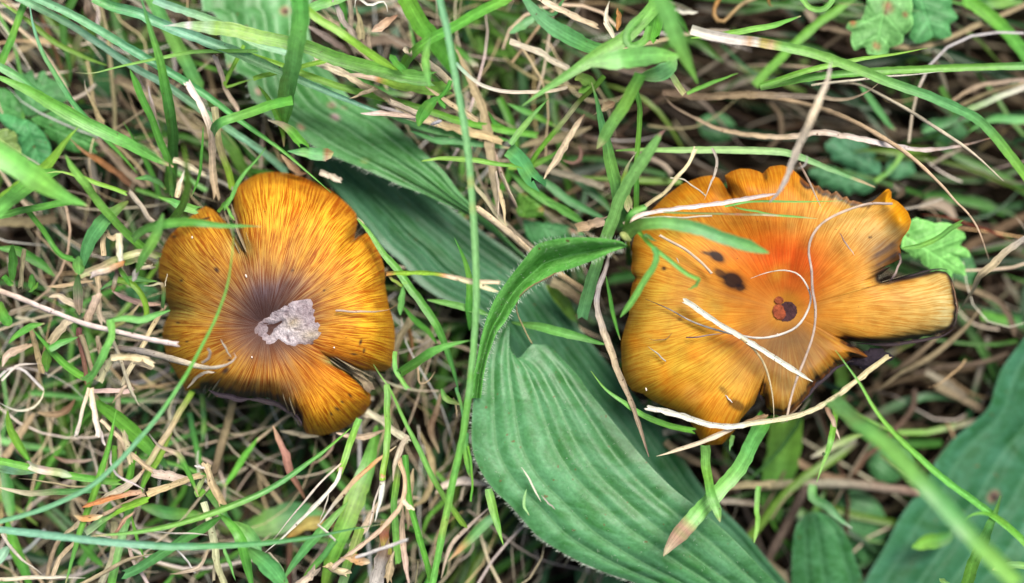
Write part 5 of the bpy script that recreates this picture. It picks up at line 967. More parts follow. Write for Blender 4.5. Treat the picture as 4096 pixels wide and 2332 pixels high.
BL += [
# --- lower right
('32', "480,80 600,190 700,275 900,430 1100,650 1300,850 1500,1080 1700,1290 1900,1500", 118, [62, 78, 88, 92, 92], 'gb gb gl', 'wide blurred pale blade close in front at the lower right', 'cut', D(fold=.25)),
('32', "515,60 500,200 480,350 430,520 362,706", 46, [30, 36, 38], 'g gh gl', 'bright drop-bearing blade under the pale mushroom', 'tip', {}),
('32', "440,140 480,230 540,385", 42, [32, 34], 'brown tanp', 'dark dry tip crossing the drop-bearing blade', 'tip', D(shape='b')),
('32', "-40,730 350,712 700,725 1100,775", 72, [14, 12], 'tan tanp@.4 pink', 'thick blurred stalk lying level at lower right', 'cut', D(shape='t')),
('32', "200,530 400,640 650,700 850,720", 58, [12, 10], 'tan dull', 'thinner stalk sloping into the level blurred stalk', 'cut', {}),
('32', "135,200 120,450 60,720 80,960", 230, [16, 8], 'gy gd', 'very broad shaded yellow-green blade below the pale mushroom', 'cut', D(fold=.2)),
('32', "1745,805 1700,930 1640,1080 1560,1250 1470,1500", 92, [52, 46, 34], 'pale gl@.1 g', 'soft bright blade rising at the lower right corner', 'start', {}),
('32', "1468,1002 1510,955 1580,932 1650,940 1730,975 1900,1110", 34, [56, 56, 52], 'gh', 'hooked thin blade at the end of the long vivid one', 'start', {}),
('32', "1475,1005 1510,1060 1525,1140", 9, [54, 50], 'white', 'fine white thread hanging from the hooked blade', 'cut', {}),
('32', "1960,1330 1800,1325 1680,1362", 48, [48, 46], 'gl pale', 'short pale-tipped blade at the lower right corner', 'tips', {}),
('32', "1285,1425 1380,1490", 34, [40, 36], 'pale gl', 'pale blunt tip poking in at the bottom edge', 'starts', {}),
('32', "340,720 335,820 440,880 540,980 635,1052", 66, [24, 28], 'g gd@.4 gb@.9 white', 'crooked green blade beside the rounded plantain tip', 'tip', {}),
('32', "280,750 150,1000 -20,1320", 72, [16, 12], 'dull', 'brown blurred stalk sloping left of the rounded plantain tip', 'cut', D(shape='t')),
('32', "640,640 720,520 850,420 960,300 1080,150 1100,20", 46, [10, 10], 'brown dull', 'curving brown straw beneath the blurred pale blade', 'cut', {}),
('32', "320,520 450,450 600,380 720,330", 50, [16, 16], 'tanp gy', 'dull straw behind the drop-bearing blade', 'both', {}),
('32', "1260,-20 1450,70 1700,200", 70, [8, 8], 'tan dull', 'blurred straw at the right edge below the twisted one', 'cut', {}),
('32', "1080,1190 1200,1150 1340,1120 1380,1060", 110, [20, 16], 'gh gd', 'blurred green tuft under the blurred pale blade', 'both', {}),
('32', "0,1300 120,1400 240,1520", 60, [14, 12], 'dull tanp', 'faded stalk at the foot of the rounded plantain tip', 'cut', {}),
('22', "1905,200 1800,400 1700,600 1500,820 1350,990 1220,1140 1135,1255", 112, [30, 40, 44, 43], 'g gb@.3 gl@.6 gl@.74 pink@.84 tanp', 'broad blade with a pinkish-brown dead end lying on the large leaf', 'tips', D(fold=.2)),
('22', "1448,425 1455,600 1490,780 1535,910 1562,998", 66, [34, 46, 48], 'gl g@.4 gl', 'green pointed blade crossing the dead-ended blade', 'tips', {}),
('22', "1655,350 1640,420 1630,470", 30, [34, 34], 'gl', 'tiny green tip under the lowest lobe', 'tip', {}),
('22', "1850,730 1830,900 1845,1000 1812,1158", 34, [26, 30], 'gh gy', 'thin yellow-green blade right of the dead-ended blade', 'tips', {}),
('22', "1130,330 1250,300 1350,330", 60, [16, 14], 'tanp', 'faded straw behind the lower left lobe', 'cut', D(shape='b')),
('22', "1150,400 1300,500 1500,620 1560,700", 56, [14, 14], 'tan dull', 'tan stalk under the lowest lobe', 'cut', {}),
('22', "1600,740 1750,720 1960,712", 60, [14, 14], 'tan', 'level tan stalk right of the crossing green blade', 'cut', {}),
('22', "1560,840 1700,850 1850,870", 50, [12, 12], 'tanp dull', 'lower faded stalk near the thin yellow-green blade', 'cut', {}),
('22', "70,590 130,680 215,850", 16, [34, 34], 'white', 'pale thin scratch-like straw on the large leaf', 'both', D(shape='b')),
('22', "110,755 88,860 125,950", 20, [34, 34], 'pale', 'second pale fibre near the edge of the large leaf', 'both', D(shape='b')),
('22', "220,800 265,850 325,905", 14, [34, 34], 'grey', 'grey fibre end on the large leaf', 'both', D(shape='b')),
# --- bottom centre
('12', "772,225 720,370 660,540 625,640", 46, [34, 40, 40], 'gl gy', 'green stem under the lowest lobe of the torn-patch cap', 'cut', D(shape='b')),
('12', "640,590 600,700 480,840 300,1020 60,1240", 34, [41, 42, 40], 'orange white@.1 white', 'white dry continuation sloping down left from the green stem', 'tip', D(shape='b', fold=.5)),
('12', "640,560 520,670 400,800 250,985 120,1140", 18, [40, 41, 40], 'tanp white@.3', 'thin white strand beside the dry continuation', 'tip', {}),
('12', "545,790 520,880 475,1000", 12, [42, 40], 'white', 'short white fibre branching off the dry strand', 'tip', {}),
('12', "982,-30 985,200 985,400 958,600 950,670", 44, [36, 42, 44], 'gl gl gy', 'upright green stem right of the torn-patch cap', 'cut', D(shape='b', fold=.5)),
('12', "952,650 945,760 915,900 890,1000", 42, [44, 43], 'orange white@.15 white', 'white frayed end of the upright green stem', 'tip', D(shape='b', tear=.5)),
('12', "930,720 890,850 860,980 820,1125", 16, [43, 42], 'white', 'longest white fibre of the frayed end', 'tip', {}),
('02', "2625,300 2450,452 2300,562 2100,702 1919,802 1600,930 1300,1020 1000,1078 680,1108", 44, [40, 44, 48, 50], 'gh gb@.3 gl', 'double-ribbed blade sweeping from the cap down to the lower left', 'both', D(fold=.8)),
('02', "-40,1050 300,1090 600,1125 1000,1165 1400,1185 1919,1165 2319,1115 2619,1055 2895,1010", 52, [52, 54, 52, 50], 'gc gc gb@.6 gd', 'long blue-green blade crossing the whole lower left corner region', 'tip', D(fold=.5)),
('12', "905,280 880,420 830,600 750,800 680,1000 600,1180 530,1380 500,1500", 138, [24, 30, 32, 30], 'gh gh gy@.5 gh gy', 'widest spotted green blade below the torn-patch cap', 'both', D(fold=.15)),
('12', "1050,430 900,550 750,680 600,850 475,1015", 40, [42, 44, 42], 'tan orange@.3 tan white', 'curved tan straw crossing the widest blade', 'both', D(shape='b')),
('12', "1140,350 1085,450 1035,590 1028,700", 46, [46, 44], 'tanp', 'looped tan straw at the top of the bottom tuft', 'tip', D(shape='b', fold=.5)),
('12', "1075,520 1120,700 1085,870 980,1010 900,1090 700,1240 570,1345", 36, [44, 46, 46, 44], 'tan tanp', 'long bent tan straw winding through the bottom tuft', 'cut', D(shape='b', fold=.5)),
('12', "830,165 950,250 1050,330 1150,400", 56, [30, 32], 'tanp', 'pinkish dead blade from the cap rim to the bottom tuft', 'cut', D(shape='b')),
('12', "600,330 740,362 860,350 970,308", 48, [30, 34], 'cream tan', 'curved straw peeping from beneath the lowest lobe', 'both', D(shape='b', fold=.4)),
('12', "180,320 290,335 370,352 470,360", 42, [24, 26], 'tanp', 'pale straw under the ragged edge of the torn-patch cap', 'both', D(shape='b')),
('12', "130,280 180,400 235,530 262,640 320,740 375,835", 62, [34, 30, 24], 'tan pink@.3 brown', 'brown dead blade with a fine tip left of the double-ribbed blade', 'both', D(shape='b', fold=.3)),
('12', "1085,540 1045,750 1038,950 1068,1310", 46, [42, 40, 34], 'tanp gy@.2 gl@.4 gl', 'pale green stem in the middle of the bottom tuft', 'cut', D(shape='b')),
('12', "1120,500 1130,650 1155,850 1212,1080 1275,1280 1325,1480", 42, [44, 42, 38], 'g gh', 'bright stem on the outer side of the bottom tuft', 'cut', D(shape='b', fold=.5)),
('12', "1135,1135 1040,1165 930,1205 850,1235 755,1262", 26, [52, 50], 'white', 'white cut straw lying across the bottom tuft', 'cut', {}),
('12', "465,1022 530,1075 592,1138", 18, [46, 46], 'white', 'short white straw bit over the widest blade', 'cut', {}),
('12', "965,1230 925,1350 885,1500", 112, [42, 38], 'brown grey@.3 white', 'torn greyish-white sheath at the bottom of the tuft', 'cut', D(shape='b', tear=1, fold=.5)),
('12', "1035,1215 1005,1330 985,1440", 66, [44, 40], 'cream tan', 'tan papery flap beside the torn sheath', 'start', D(shape='b', fold=.3)),
('12', "680,1270 780,1285 855,1305", 84, [46, 46], 'tan orange cream', 'crumpled cream scrap at the foot of the tuft', 'both', D(shape='b', fold=.6, tear=.6)),
('12', "540,1320 600,1360 680,1380", 60, [42, 42], 'tan cream', 'rolled tan straw end beside the crumpled scrap', 'cut', D(shape='t')),
('12', "445,1355 400,1410 290,1500", 66, [42, 38], 'cream', 'cream straw pair leaving at the bottom edge', 'cut', D(shape='b', fold=.5, tear=1)),
('12', "600,1130 500,1260 400,1380 330,1500", 44, [40, 36], 'gb g', 'dull green stem slanting to the bottom edge', 'cut', {}),
('12', "780,1040 740,1180 690,1300 640,1500", 66, [40, 36], 'gy tan@.3 gy@.5 pale', 'yellow-green stem beside the widest blade foot', 'cut', D(shape='b')),
('12', "920,850 860,960 790,1080 700,1180", 60, [34, 34], 'tan cream', 'frayed tan sheath leaves in the tuft', 'both', D(shape='b', tear=1, fold=.4)),
('12', "975,1000 960,1120 985,1230 960,1330", 70, [38, 38], 'brown red@.3 orange@.6 olive', 'reddish-brown stem base in the tuft', 'cut', D(shape='b')),
('12', "1100,840 1130,870 1170,905", 40, [46, 46], 'cream', 'small square cream flake on the outer stem', 'cut', D(shape='b')),
('12', "1100,860 1100,1100 1120,1300 1150,1480", 52, [36, 34], 'tan tanp', 'long tan leaf hugging the outer stem', 'both', D(shape='b')),
('12', "1180,600 1150,800 1140,1060", 60, [32, 30], 'tan dull', 'flat dull straw behind the outer stem', 'both', D(shape='b')),
('12', "1575,330 1570,450 1590,570 1606,668", 42, [48, 46], 'gb g', 'short blade hanging off the long pale stalk', 'tips', {}),
('12', "1590,430 1612,560 1622,720 1610,848", 15, [48, 46], 'g', 'very thin blade below the long pale stalk joint', 'cut', {}),
('12', "1740,750 1790,950 1855,1175", 58, [36, 38], 'g gh', 'pointed bright blade below the large hairy leaf', 'tip', {}),
('12', "1340,790 1420,720 1540,695 1750,722", 68, [20, 20], 'tanp white@.5', 'arched whitish stem beneath the large hairy leaf', 'both', D(shape='b', fold=.5)),
('12', "1750,890 1600,1030 1460,1180 1390,1420", 34, [30, 30], 'grey tanp', 'grey-tan straw running to the foot of the long pale stalk', 'both', {}),
('12', "1780,960 1620,1110 1520,1210 1440,1300", 66, [22, 26], 'gb g@.5 orange@.75 tan', 'dark blade with an orange-tan dry tip at bottom', 'tip', {}),
('12', "1230,320 1320,560 1280,800 1150,900", 60, [20, 18], 'tan', 'dim tan blade in the shade right of the tuft', 'both', D(shape='b')),
('12', "1390,20 1350,180 1310,310 1370,480", 60, [26, 22], 'tan brown@.5 tan', 'crumpled brown dead blade left of the long stalk', 'both', D(shape='b', fold=.5)),
('12', "1390,0 1420,70 1530,120", 46, [36, 36], 'g olive', 'small curling blade tip beside the long pale stalk', 'both', {}),
('12', "1480,70 1500,140 1505,215", 16, [34, 34], 'tan', 'tiny tan thread under the curling tip', 'both', {}),
('12', "1500,-10 1540,140 1555,260", 24, [40, 38], 'gb', 'slim dark blade just behind the long pale stalk', 'tip', {}),
('12', "1215,1300 1208,1370 1192,1470", 9, [46, 42], 'tan', 'single fine thread at the bottom edge', 'cut', {}),
('12', "-60,1190 100,1330 240,1500", 132, [50, 46], 'gb', 'wide blue-green blade at the bottom edge', 'both', D(fold=.25)),
('12', "690,850 500,1055 350,1225 205,1430", 64, [38, 40, 38], 'g gb', 'green blade slanting down left behind the widest blade', 'both', {}),
('12', "-120,1080 100,1010 300,950 520,930", 205, [12, 10], 'gd gb', 'dim blue-green leaf under the double-ribbed blade', 'both', D(fold=.1, shape='b')),
('12', "230,1120 400,1010 630,1020", 100, [18, 16], 'ochre yellow brown', 'ochre dead leaf curled under the straws', 'both', D(fold=.5, shape='b')),
('12', "255,1130 250,1300 245,1490", 46, [16, 14], 'brown purple', 'brown upright stem in the dark under the ochre leaf', 'cut', {}),
('12', "100,1235 160,1300 205,1370", 18, [38, 36], 'tanp', 'pale broken straw near the bottom edge', 'cut', {}),
('12', "1270,550 1450,760 1300,960 1240,1100", 36, [14, 12], 'gh', 'faint curved blade deep right of the tuft', 'both', {}),
# --- bottom left
('02', "-30,540 150,572 300,612 500,645 700,682 900,702", 50, [44, 44, 40], 'gh g', 'green blade sheathed in pale skin at the left edge', 'cut', {}),
('02', "215,570 270,600 400,620 515,650", 56, [46, 46], 'white cream@.5 pale', 'torn pale sheath wrapping the green blade', 'cut', D(shape='b', fold=.5, tear=1)),
('02', "-30,575 120,615 270,632", 70, [40, 40], 'gc', 'blue-green blade under the sheathed one at the left edge', 'tip', {}),
('02', "55,165 80,300 140,420 235,560", 60, [36, 30], 'gy gh', 'yellow-green arched blade at lower left', 'both', {}),
('02', "-20,735 150,778 300,782 450,772 660,770 800,780", 44, [38, 36], 'cream tan@.3 gb@.6', 'blade drying to a cream thread at the left edge', 'both', {}),
('02', "140,672 350,700 500,730 660,740", 18, [36, 36], 'tan', 'thin tan blade tip above the cream thread', 'start', {}),
('02', "830,458 832,560 880,650 1000,712 1080,760", 20, [50, 48, 44], 'white', 'white curved fibre beside the slender curving blade', 'both', D(shape='b')),
('02', "665,0 620,160 572,348", 30, [46, 48], 'cream white', 'outer of two cream straws under the straw joint', 'cut', D(shape='t')),
('02', "680,0 705,150 742,365", 46, [46, 48], 'cream white', 'thicker of two cream straws under the straw joint', 'cut', D(shape='b', fold=.5)),
('02', "745,300 765,360 780,418", 24, [46, 45], 'white', 'small white straw end at the foot of the thicker cream straw', 'cut', {}),
('02', "700,20 850,15 960,20 990,0", 38, [42, 42], 'tanp', 'level pinkish straw by the straw joint', 'cut', D(shape='b')),
('02', "940,-20 890,50 840,112", 26, [48, 46], 'cream tan', 'short cream straw tip pointing down at lower left', 'tip', {}),
('02', "970,-10 1005,60 1045,130", 24, [46, 44], 'tanp', 'pinkish straw tip beside the short cream tip', 'tip', {}),
('02', "700,20 750,120 850,200 1000,330 1150,475 1270,610", 106, [42, 38, 32, 26], 'tan gh@.15 gh gb', 'wide green blade with a tan root sloping under the slender curve', 'both', D(fold=.2)),
('02', "755,235 830,300 910,385 960,470 1080,572 1150,620", 38, [44, 42, 40], 'cream tan', 'cream straw zigzagging over the wide green blade', 'cut', D(shape='b', fold=.4)),
('02', "930,330 955,420 975,560", 44, [46, 42], 'cream', 'split cream straw top among the lower left stems', 'cut', D(shape='b', tear=1)),
('02', "1115,340 1200,432 1330,490 1385,575 1440,690 1485,805", 38, [48, 48, 44], 'white tanp@.2 tan@.4 g@.55 gh', 'twisted dead tip of a short green blade at lower left', 'both', D(shape='b', twist=1.5)),
('02', "1440,20 1360,160 1280,300 1180,450 1090,595", 42, [28, 34, 36], 'gy tan@.4 tan', 'tan straw climbing toward the ragged edge of the cap', 'cut', D(shape='b', fold=.4)),
('02', "1290,330 1170,540 1100,650 1050,800", 58, [34, 34, 34], 'olive gy gh', 'yellow-green stem beside the climbing tan straw', 'both', {}),
('02', "1090,590 1010,690 800,825 650,965 470,1100", 70, [40, 40, 36], 'orange tanp@.15 tan', 'wide pinkish-tan dead blade across the lower left', 'both', D(shape='b', fold=.25)),
('02', "1065,772 950,790 800,830 615,892", 42, [45, 46], 'tan orange@.5 orange', 'rusty-tipped straw over the pinkish-tan blade', 'tips', D(shape='b', fold=.5)),
('02', "1140,635 1270,655 1410,692", 72, [38, 36], 'tanp', 'flat pale dead blade right of the wide pinkish one', 'cut', D(shape='b')),
('02', "1100,795 1300,722 1520,640", 48, [38, 38], 'tan', 'tan stem reaching to the straw joint at lower left', 'cut', D(shape='b')),
('02', "1120,760 1250,730 1400,705", 28, [37, 37], 'tan cream', 'thin companion of the tan stem', 'cut', {}),
('02', "1545,565 1580,680 1620,770 1670,870", 66, [42, 36], 'cream tan', 'cream straw stub with split top at the joint', 'cut', D(shape='b', fold=.5, tear=1)),
('02', "1455,580 1500,585 1540,600", 26, [42, 42], 'white', 'small white flap by the split-topped stub', 'both', D(shape='b')),
('02', "1530,760 1490,800 1480,760 1520,680", 36, [40, 38], 'gh olive', 'bent green elbow at the straw joint', 'cut', {}),
('02', "635,1082 800,960 950,885 1110,820", 52, [40, 42], 'white pale@.2 gy@.5 gy', 'pale-ended thick stalk beneath the rusty straw', 'cut', D(shape='b', fold=.5)),
('02', "555,950 650,975 770,950", 56, [44, 44], 'tan orange cream', 'small empty seed case at lower left', 'both', D(shape='b', fold=.6)),
('02', "780,945 900,880 1080,800", 30, [42, 40], 'tan', 'thin stem of the small seed case', 'cut', {}),
('02', "870,160 820,420 760,620 700,800 600,1080 485,1480", 46, [44, 44, 44, 42], 'gh g gl', 'straight grooved stem rising through the lower left', 'both', D(fold=.6)),
('02', "860,1000 850,1250 750,1480", 58, [34, 30], 'tan tanp', 'tan stem by the foot of the lower left tangle', 'cut', D(shape='b')),
('02', "985,850 920,1100 870,1300 830,1480", 56, [36, 34], 'gh pale gh', 'pale green stem at the bottom of the lower left', 'cut', {}),
('02', "985,940 1020,1100 1085,1285", 24, [42, 38], 'g', 'thin green blade under the crossing long blades', 'both', {}),
('02', "1005,925 940,980 880,1060 850,1100", 34, [44, 42], 'tan brown', 'curled tan blade tip above the crossing long blades', 'both', D(shape='b')),
('02', "570,1145 450,1270 370,1480", 36, [40, 36], 'tan cream', 'split tan straw slanting to the bottom left', 'cut', D(shape='b')),
('02', "450,1120 390,1250 350,1420", 34, [34, 30], 'tan', 'tan straw behind the split one at bottom left', 'cut', {}),
('02', "975,1180 1000,1300 1060,1380 1120,1480", 32, [40, 36], 'tanp white', 'pinkish white straw near the bottom', 'cut', D(shape='b')),
('02', "600,1470 800,1370 960,1280 1190,1235", 34, [38, 40], 'tan', 'tan straw lying along the flat green blade', 'tip', {}),
('02', "1672,955 1500,1060 1300,1180 1120,1300 930,1400", 64, [44, 42, 40], 'g gb', 'flat cut-ended green blade slanting to the bottom left', 'starts', D(fold=.2)),
('02', "1630,930 1730,1020 1800,1120 1850,1300 1890,1500", 78, [42, 44, 42], 'gh g', 'stout green blade going down to the bottom edge', 'both', D(fold=.3)),
('02', "1750,1000 1850,1090 1960,1220", 110, [38, 40], 'gb', 'wide dark blade behind the stout green one', 'both', D(fold=.2)),
('02', "1530,850 1600,1100 1625,1300 1690,1480", 56, [38, 36], 'cream tan', 'long cream stem left of the stout green blade', 'cut', D(shape='b', fold=.5)),
('02', "1600,1140 1610,1300 1600,1440", 26, [34, 34], 'tanp', 'slim straw inside the long cream stem', 'cut', {}),
('02', "1570,1190 1520,1300 1470,1350 1370,1375 1275,1392", 34, [42, 40], 'tan tanp tan', 'crinkled dead blade bending to the left at the bottom', 'both', D(shape='b', twist=1)),
('02', "1335,1215 1400,1290 1460,1380", 16, [40, 40], 'white', 'fine white thread by the crinkled dead blade', 'cut', {}),
('02', "1680,1200 1730,1330 1765,1440", 26, [38, 38], 'gl', 'fine light blade at the bottom near the stout one', 'tip', {}),
('02', "1125,1070 1280,1082 1440,1088 1560,1098", 12, [46, 46], 'white', 'hair-thin white straw just under the double-ribbed blade', 'both', {}),
('02', "15,1095 130,1250 320,1395", 26, [36, 34], 'white', 'slender white straw in the lower left corner', 'tip', {}),
('02', "-20,1432 300,1415 640,1418", 34, [38, 38], 'tanp white', 'pale straw lying along the bottom left edge', 'tip', D(shape='b')),
('02', "50,980 110,1180 200,1400 230,1500", 86, [26, 22], 'gh g', 'green blade behind the slender white straw', 'both', {}),
('02', "-40,1310 30,1230 90,1170", 76, [34, 32], 'gc', 'blue-green blade tip at the lower left edge', 'tip', {}),
('02', "20,540 60,800 90,1010", 84, [18, 20], 'gd g', 'shaded upright blade at the left edge', 'both', {}),
('02', "600,1160 700,1260 780,1340", 52, [24, 22], 'g', 'green blade in shade under the long blue-green blade', 'both', {}),
('02', "1560,770 1640,880 1720,1010", 58, [32, 34], 'gh gd', 'green stem base right of the straw joint', 'cut', {}),
('02', "1930,370 1800,560 1680,745", 46, [22, 22], 'gh', 'thin green blade in the dark under the ragged cap edge', 'both', {}),
('02', "1760,60 1700,280 1640,500 1600,640", 62, [18, 20, 26], 'tan dull', 'stout soft-focus stem under the ragged cap edge', 'cut', D(shape='t')),
('02', "1420,180 1460,380 1500,560", 40, [22, 20], 'gd g', 'shaded thin blade left of the soft-focus stem', 'cut', {}),
('02', "1510,40 1530,220 1518,400", 40, [20, 20], 'gd', 'shaded upright blade just below the cap', 'tips', {}),
('02', "280,180 400,195 500,160 560,80", 56, [26, 26], 'tan brown@.7', 'wide tan blade curving below the straw loop', 'both', D(shape='b')),
('02', "400,505 480,540 600,545 700,530", 36, [24, 24], 'brown tanp', 'brown straw hook in the left tangle', 'both', D(shape='b')),
('02', "30,520 100,420 160,330 240,200", 56, [20, 20], 'tan', 'tan straw behind the yellow-green arched blade', 'cut', {}),
('02', "880,40 890,250 900,450 900,640", 44, [30, 28], 'tanp tan', 'upright faded straw among the lower left stems', 'cut', {}),
('02', "860,430 855,560 845,680", 36, [36, 34], 'g', 'short green stem beside the white curved fibre', 'cut', {}),
('02', "1050,880 1250,930 1520,945", 90, [22, 22], 'gb g', 'dull green blade behind the sweeping double-ribbed one', 'both', {}),
('02', "1020,470 960,700 940,830", 50, [34, 32], 'gh', 'green stem crossing under the pinkish-tan blade', 'both', {}),
]
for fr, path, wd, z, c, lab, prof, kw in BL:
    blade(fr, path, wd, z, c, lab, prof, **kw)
# ------------------------------------------------------------------ the turf nobody could count
def inside(poly, x, y):
    a, b = poly, np.roll(poly, -1, 0); c = np.zeros(len(x), bool)
    for (x0, y0), (x1, y1) in zip(a, b):
        if y0 != y1: c ^= ((y0 > y) != (y1 > y)) & (x < (x1-x0)*(y-y0)/(y1-y0)+x0)
    return c
KEEP = [(np.vstack([e[:, 0, :2], e[::-1, 1, :2]]), z-.0015) for e, z in LEAVES]
KEEP += [(P_[-1, ::15, :2], .0215) for P_ in (P1, P2)]
def fill(name, label, n, zr, lr, wr, cols, mat, seed, dim=1., ang=None, ext=(.29, .23), tall=.3, keep=None, tubes=False, curve=.5, cat='grass'):
    rs = np.random.RandomState(seed); VV, FF, CC, SS = [], [], [], []; off = 0
    names, wts = zip(*cols); wts = np.array(wts, float)/sum(wts)
    for q in range(int(n*1.24)):
        if rs.rand() < .5: x, y = rs.uniform(-.118, .118), rs.uniform(-.072, .072)
        else: x, y = rs.uniform(-ext[0], ext[0]), rs.uniform(-ext[1], ext[1])
        if keep is not None and rs.rand() > keep(x, y): continue
        ln = rs.uniform(*lr); wd = rs.uniform(*wr); a = ang(x, y, rs) if ang else rs.uniform(0, 2*math.pi)
        z0 = rs.uniform(*zr); k = 8; t = np.linspace(0, 1, k)
        if rs.rand() < tall: za, zb, zc = z0*.2, z0+.3*ln*rs.rand(), z0*rs.uniform(.6, 1.1)
        else: za, zb, zc = z0, z0+rs.uniform(-.002, .003), z0+rs.uniform(-.004, .003)
        zb = min(zb, zr[1]*1.15)
        cv = rs.randn()*curve; aa = a+cv*(t-.5)+.25*rs.randn()*np.sin(t*6)
        px = x+np.cumsum(np.cos(aa))*ln/k; py = y+np.cumsum(np.sin(aa))*ln/k
        pz = (1-t)**2*za+2*t*(1-t)*zb+t*t*zc
        cut_ = 9.
        for poly, zc in KEEP:
            if inside(poly, px[[0, 2, 4, 6, 7]], py[[0, 2, 4, 6, 7]]).any(): cut_ = min(cut_, zc)
        if pz.max() > cut_: pz = pz-(pz.max()-cut_)
        P = np.stack([px, py, np.maximum(pz, -.0235)], 1)
        col = PAL[names[rs.choice(len(names), p=wts)]]*(1+.22*rs.randn())*np.array([1+.07*rs.randn(), 1, 1+.08*rs.randn()]); col = np.clip(col*dim, .01, .8)  # dim puts the shade of the deep gaps into the layer's colour
        cl = np.tile(col, (k, 1))
        if rs.rand() < .35: cl = cl+(PAL['tanp']*dim - cl)*np.clip((t-rs.uniform(.5, .9))*6, 0, 1)[:, None]
        pr = rs.choice(['tip', 'cut', 'both', 'cut'])
        w_ = widths(pr, k, wd)
        d = tube(P, w_, cl, rs, k=5) if tubes else flat_blade(P, w_, cl, rs, fold=rs.uniform(.1, .6), roll=rs.uniform(-.5, .5), twist=rs.randn()*.5, cut=.6)
        VV.append(d[0]); FF.append(d[1]+off); CC.append(d[2]); SS.append(d[3]); off += len(d[0])
    o = mesh_obj(name, np.vstack(VV), np.vstack(FF), mat, None, np.vstack(CC), np.vstack(SS))
    return tag(o, label, cat, kind='stuff')
def ang_field(x, y, rs):
    if x > .02 and y > -.01: return R(-12)+.35*rs.randn()+(math.pi if rs.rand() < .5 else 0)           # straw lies level at upper right
    if -.02 < x < .02 and y < -.02: return R(62)+.35*rs.randn()+(math.pi if rs.rand() < .5 else 0)     # tuft at the bottom centre
    if x < -.02 and y > .02: return R(-40)+.6*rs.randn()+(math.pi if rs.rand() < .5 else 0)
    return rs.uniform(0, 2*math.pi)
hole = lambda x, y: .22 if (-.045 < x < -.02 and -.06 < y < -.028) or (.04 < x < .085 and .02 < y < .035) or (-.07 < x < -.045 and .02 < y < .05) else 1
left = lambda x, y: 1.0 if x < .012 else .8
leftm = lambda x, y: (.85 if x < .008 else .38)*hole(x, y)
grn = lambda x, y: ((.45 if y > .005 and x < -.02 else .9) if x < .008 else .38)*hole(x, y)
thin = lambda x, y: (1. if x < .008 else .2)*hole(x, y)
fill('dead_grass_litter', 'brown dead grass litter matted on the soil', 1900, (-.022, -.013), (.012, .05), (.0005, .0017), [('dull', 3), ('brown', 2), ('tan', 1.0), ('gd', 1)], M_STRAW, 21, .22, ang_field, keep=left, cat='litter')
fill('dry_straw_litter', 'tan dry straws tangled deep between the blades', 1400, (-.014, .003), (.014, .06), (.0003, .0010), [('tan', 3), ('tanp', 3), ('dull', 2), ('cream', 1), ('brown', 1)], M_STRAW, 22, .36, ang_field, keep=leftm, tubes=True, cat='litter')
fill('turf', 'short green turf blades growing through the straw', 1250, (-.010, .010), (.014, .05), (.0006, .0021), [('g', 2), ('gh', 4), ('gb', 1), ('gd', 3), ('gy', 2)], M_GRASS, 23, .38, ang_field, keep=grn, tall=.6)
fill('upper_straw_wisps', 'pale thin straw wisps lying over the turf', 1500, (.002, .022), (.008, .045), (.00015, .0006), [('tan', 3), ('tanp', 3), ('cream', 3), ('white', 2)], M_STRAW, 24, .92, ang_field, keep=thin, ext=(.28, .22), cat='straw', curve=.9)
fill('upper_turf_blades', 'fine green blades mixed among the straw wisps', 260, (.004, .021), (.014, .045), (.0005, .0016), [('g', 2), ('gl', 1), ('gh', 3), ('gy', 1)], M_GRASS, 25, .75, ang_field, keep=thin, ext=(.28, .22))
# moss cushions low down: feathery shoots
def moss():
    rs = np.random.RandomState(31); V, F, CL = [], [], []
    for (fr, x, y, rad, ns) in (('02', 480, 300, 210, 26), ('02', 1500, 160, 220, 18), ('10', 1560, 230, 150, 16), ('10', 1850, 200, 120, 10), ('20', 60, 420, 150, 12), ('00', 700, 250, 220, 12), ('02', 180, 260, 160, 12), ('11', 1250, 1150, 200, 14), ('30', 1050, 520, 200, 10), ('12', 60, 160, 160, 10)):
        for s in range(ns):
            sx, sy = src(fr, x+rs.uniform(-rad, rad), y+rs.uniform(-rad, rad)); p = np.array(W(sx, sy, rs.uniform(-.010, .003)))
            a = rs.uniform(0, 2*math.pi); L = rs.uniform(.004, .009); cv = rs.uniform(-1, 1); g = PAL['gh']*rs.uniform(.22, .5)*np.array([1.15, 1, .7])
            for i in range(22):
                t = i/21; aa = a+cv*t; p = p+np.array([math.cos(aa), math.sin(aa), .25-.3*t])*L/22
                for sd in (-1, 1):
                    la = aa+sd*rs.uniform(.7, 1.2); ll = (.0014*(1-t)**.6+.0003)*rs.uniform(.7, 1.2); d = np.array([math.cos(la), math.sin(la), rs.uniform(-.2, .4)]); n_ = np.array([-d[1], d[0], 0])*.00016
                    b = len(V); V.extend([p-n_, p+n_, p+d*ll]); F.append((b, b+1, b+2)); CL.extend([g]*3)
    tag(mesh_obj('moss', np.array(V), np.array(F), M_MOSS, None, np.array(CL)), 'feathery green moss shoots low between the grass', 'moss', kind='stuff')
moss()
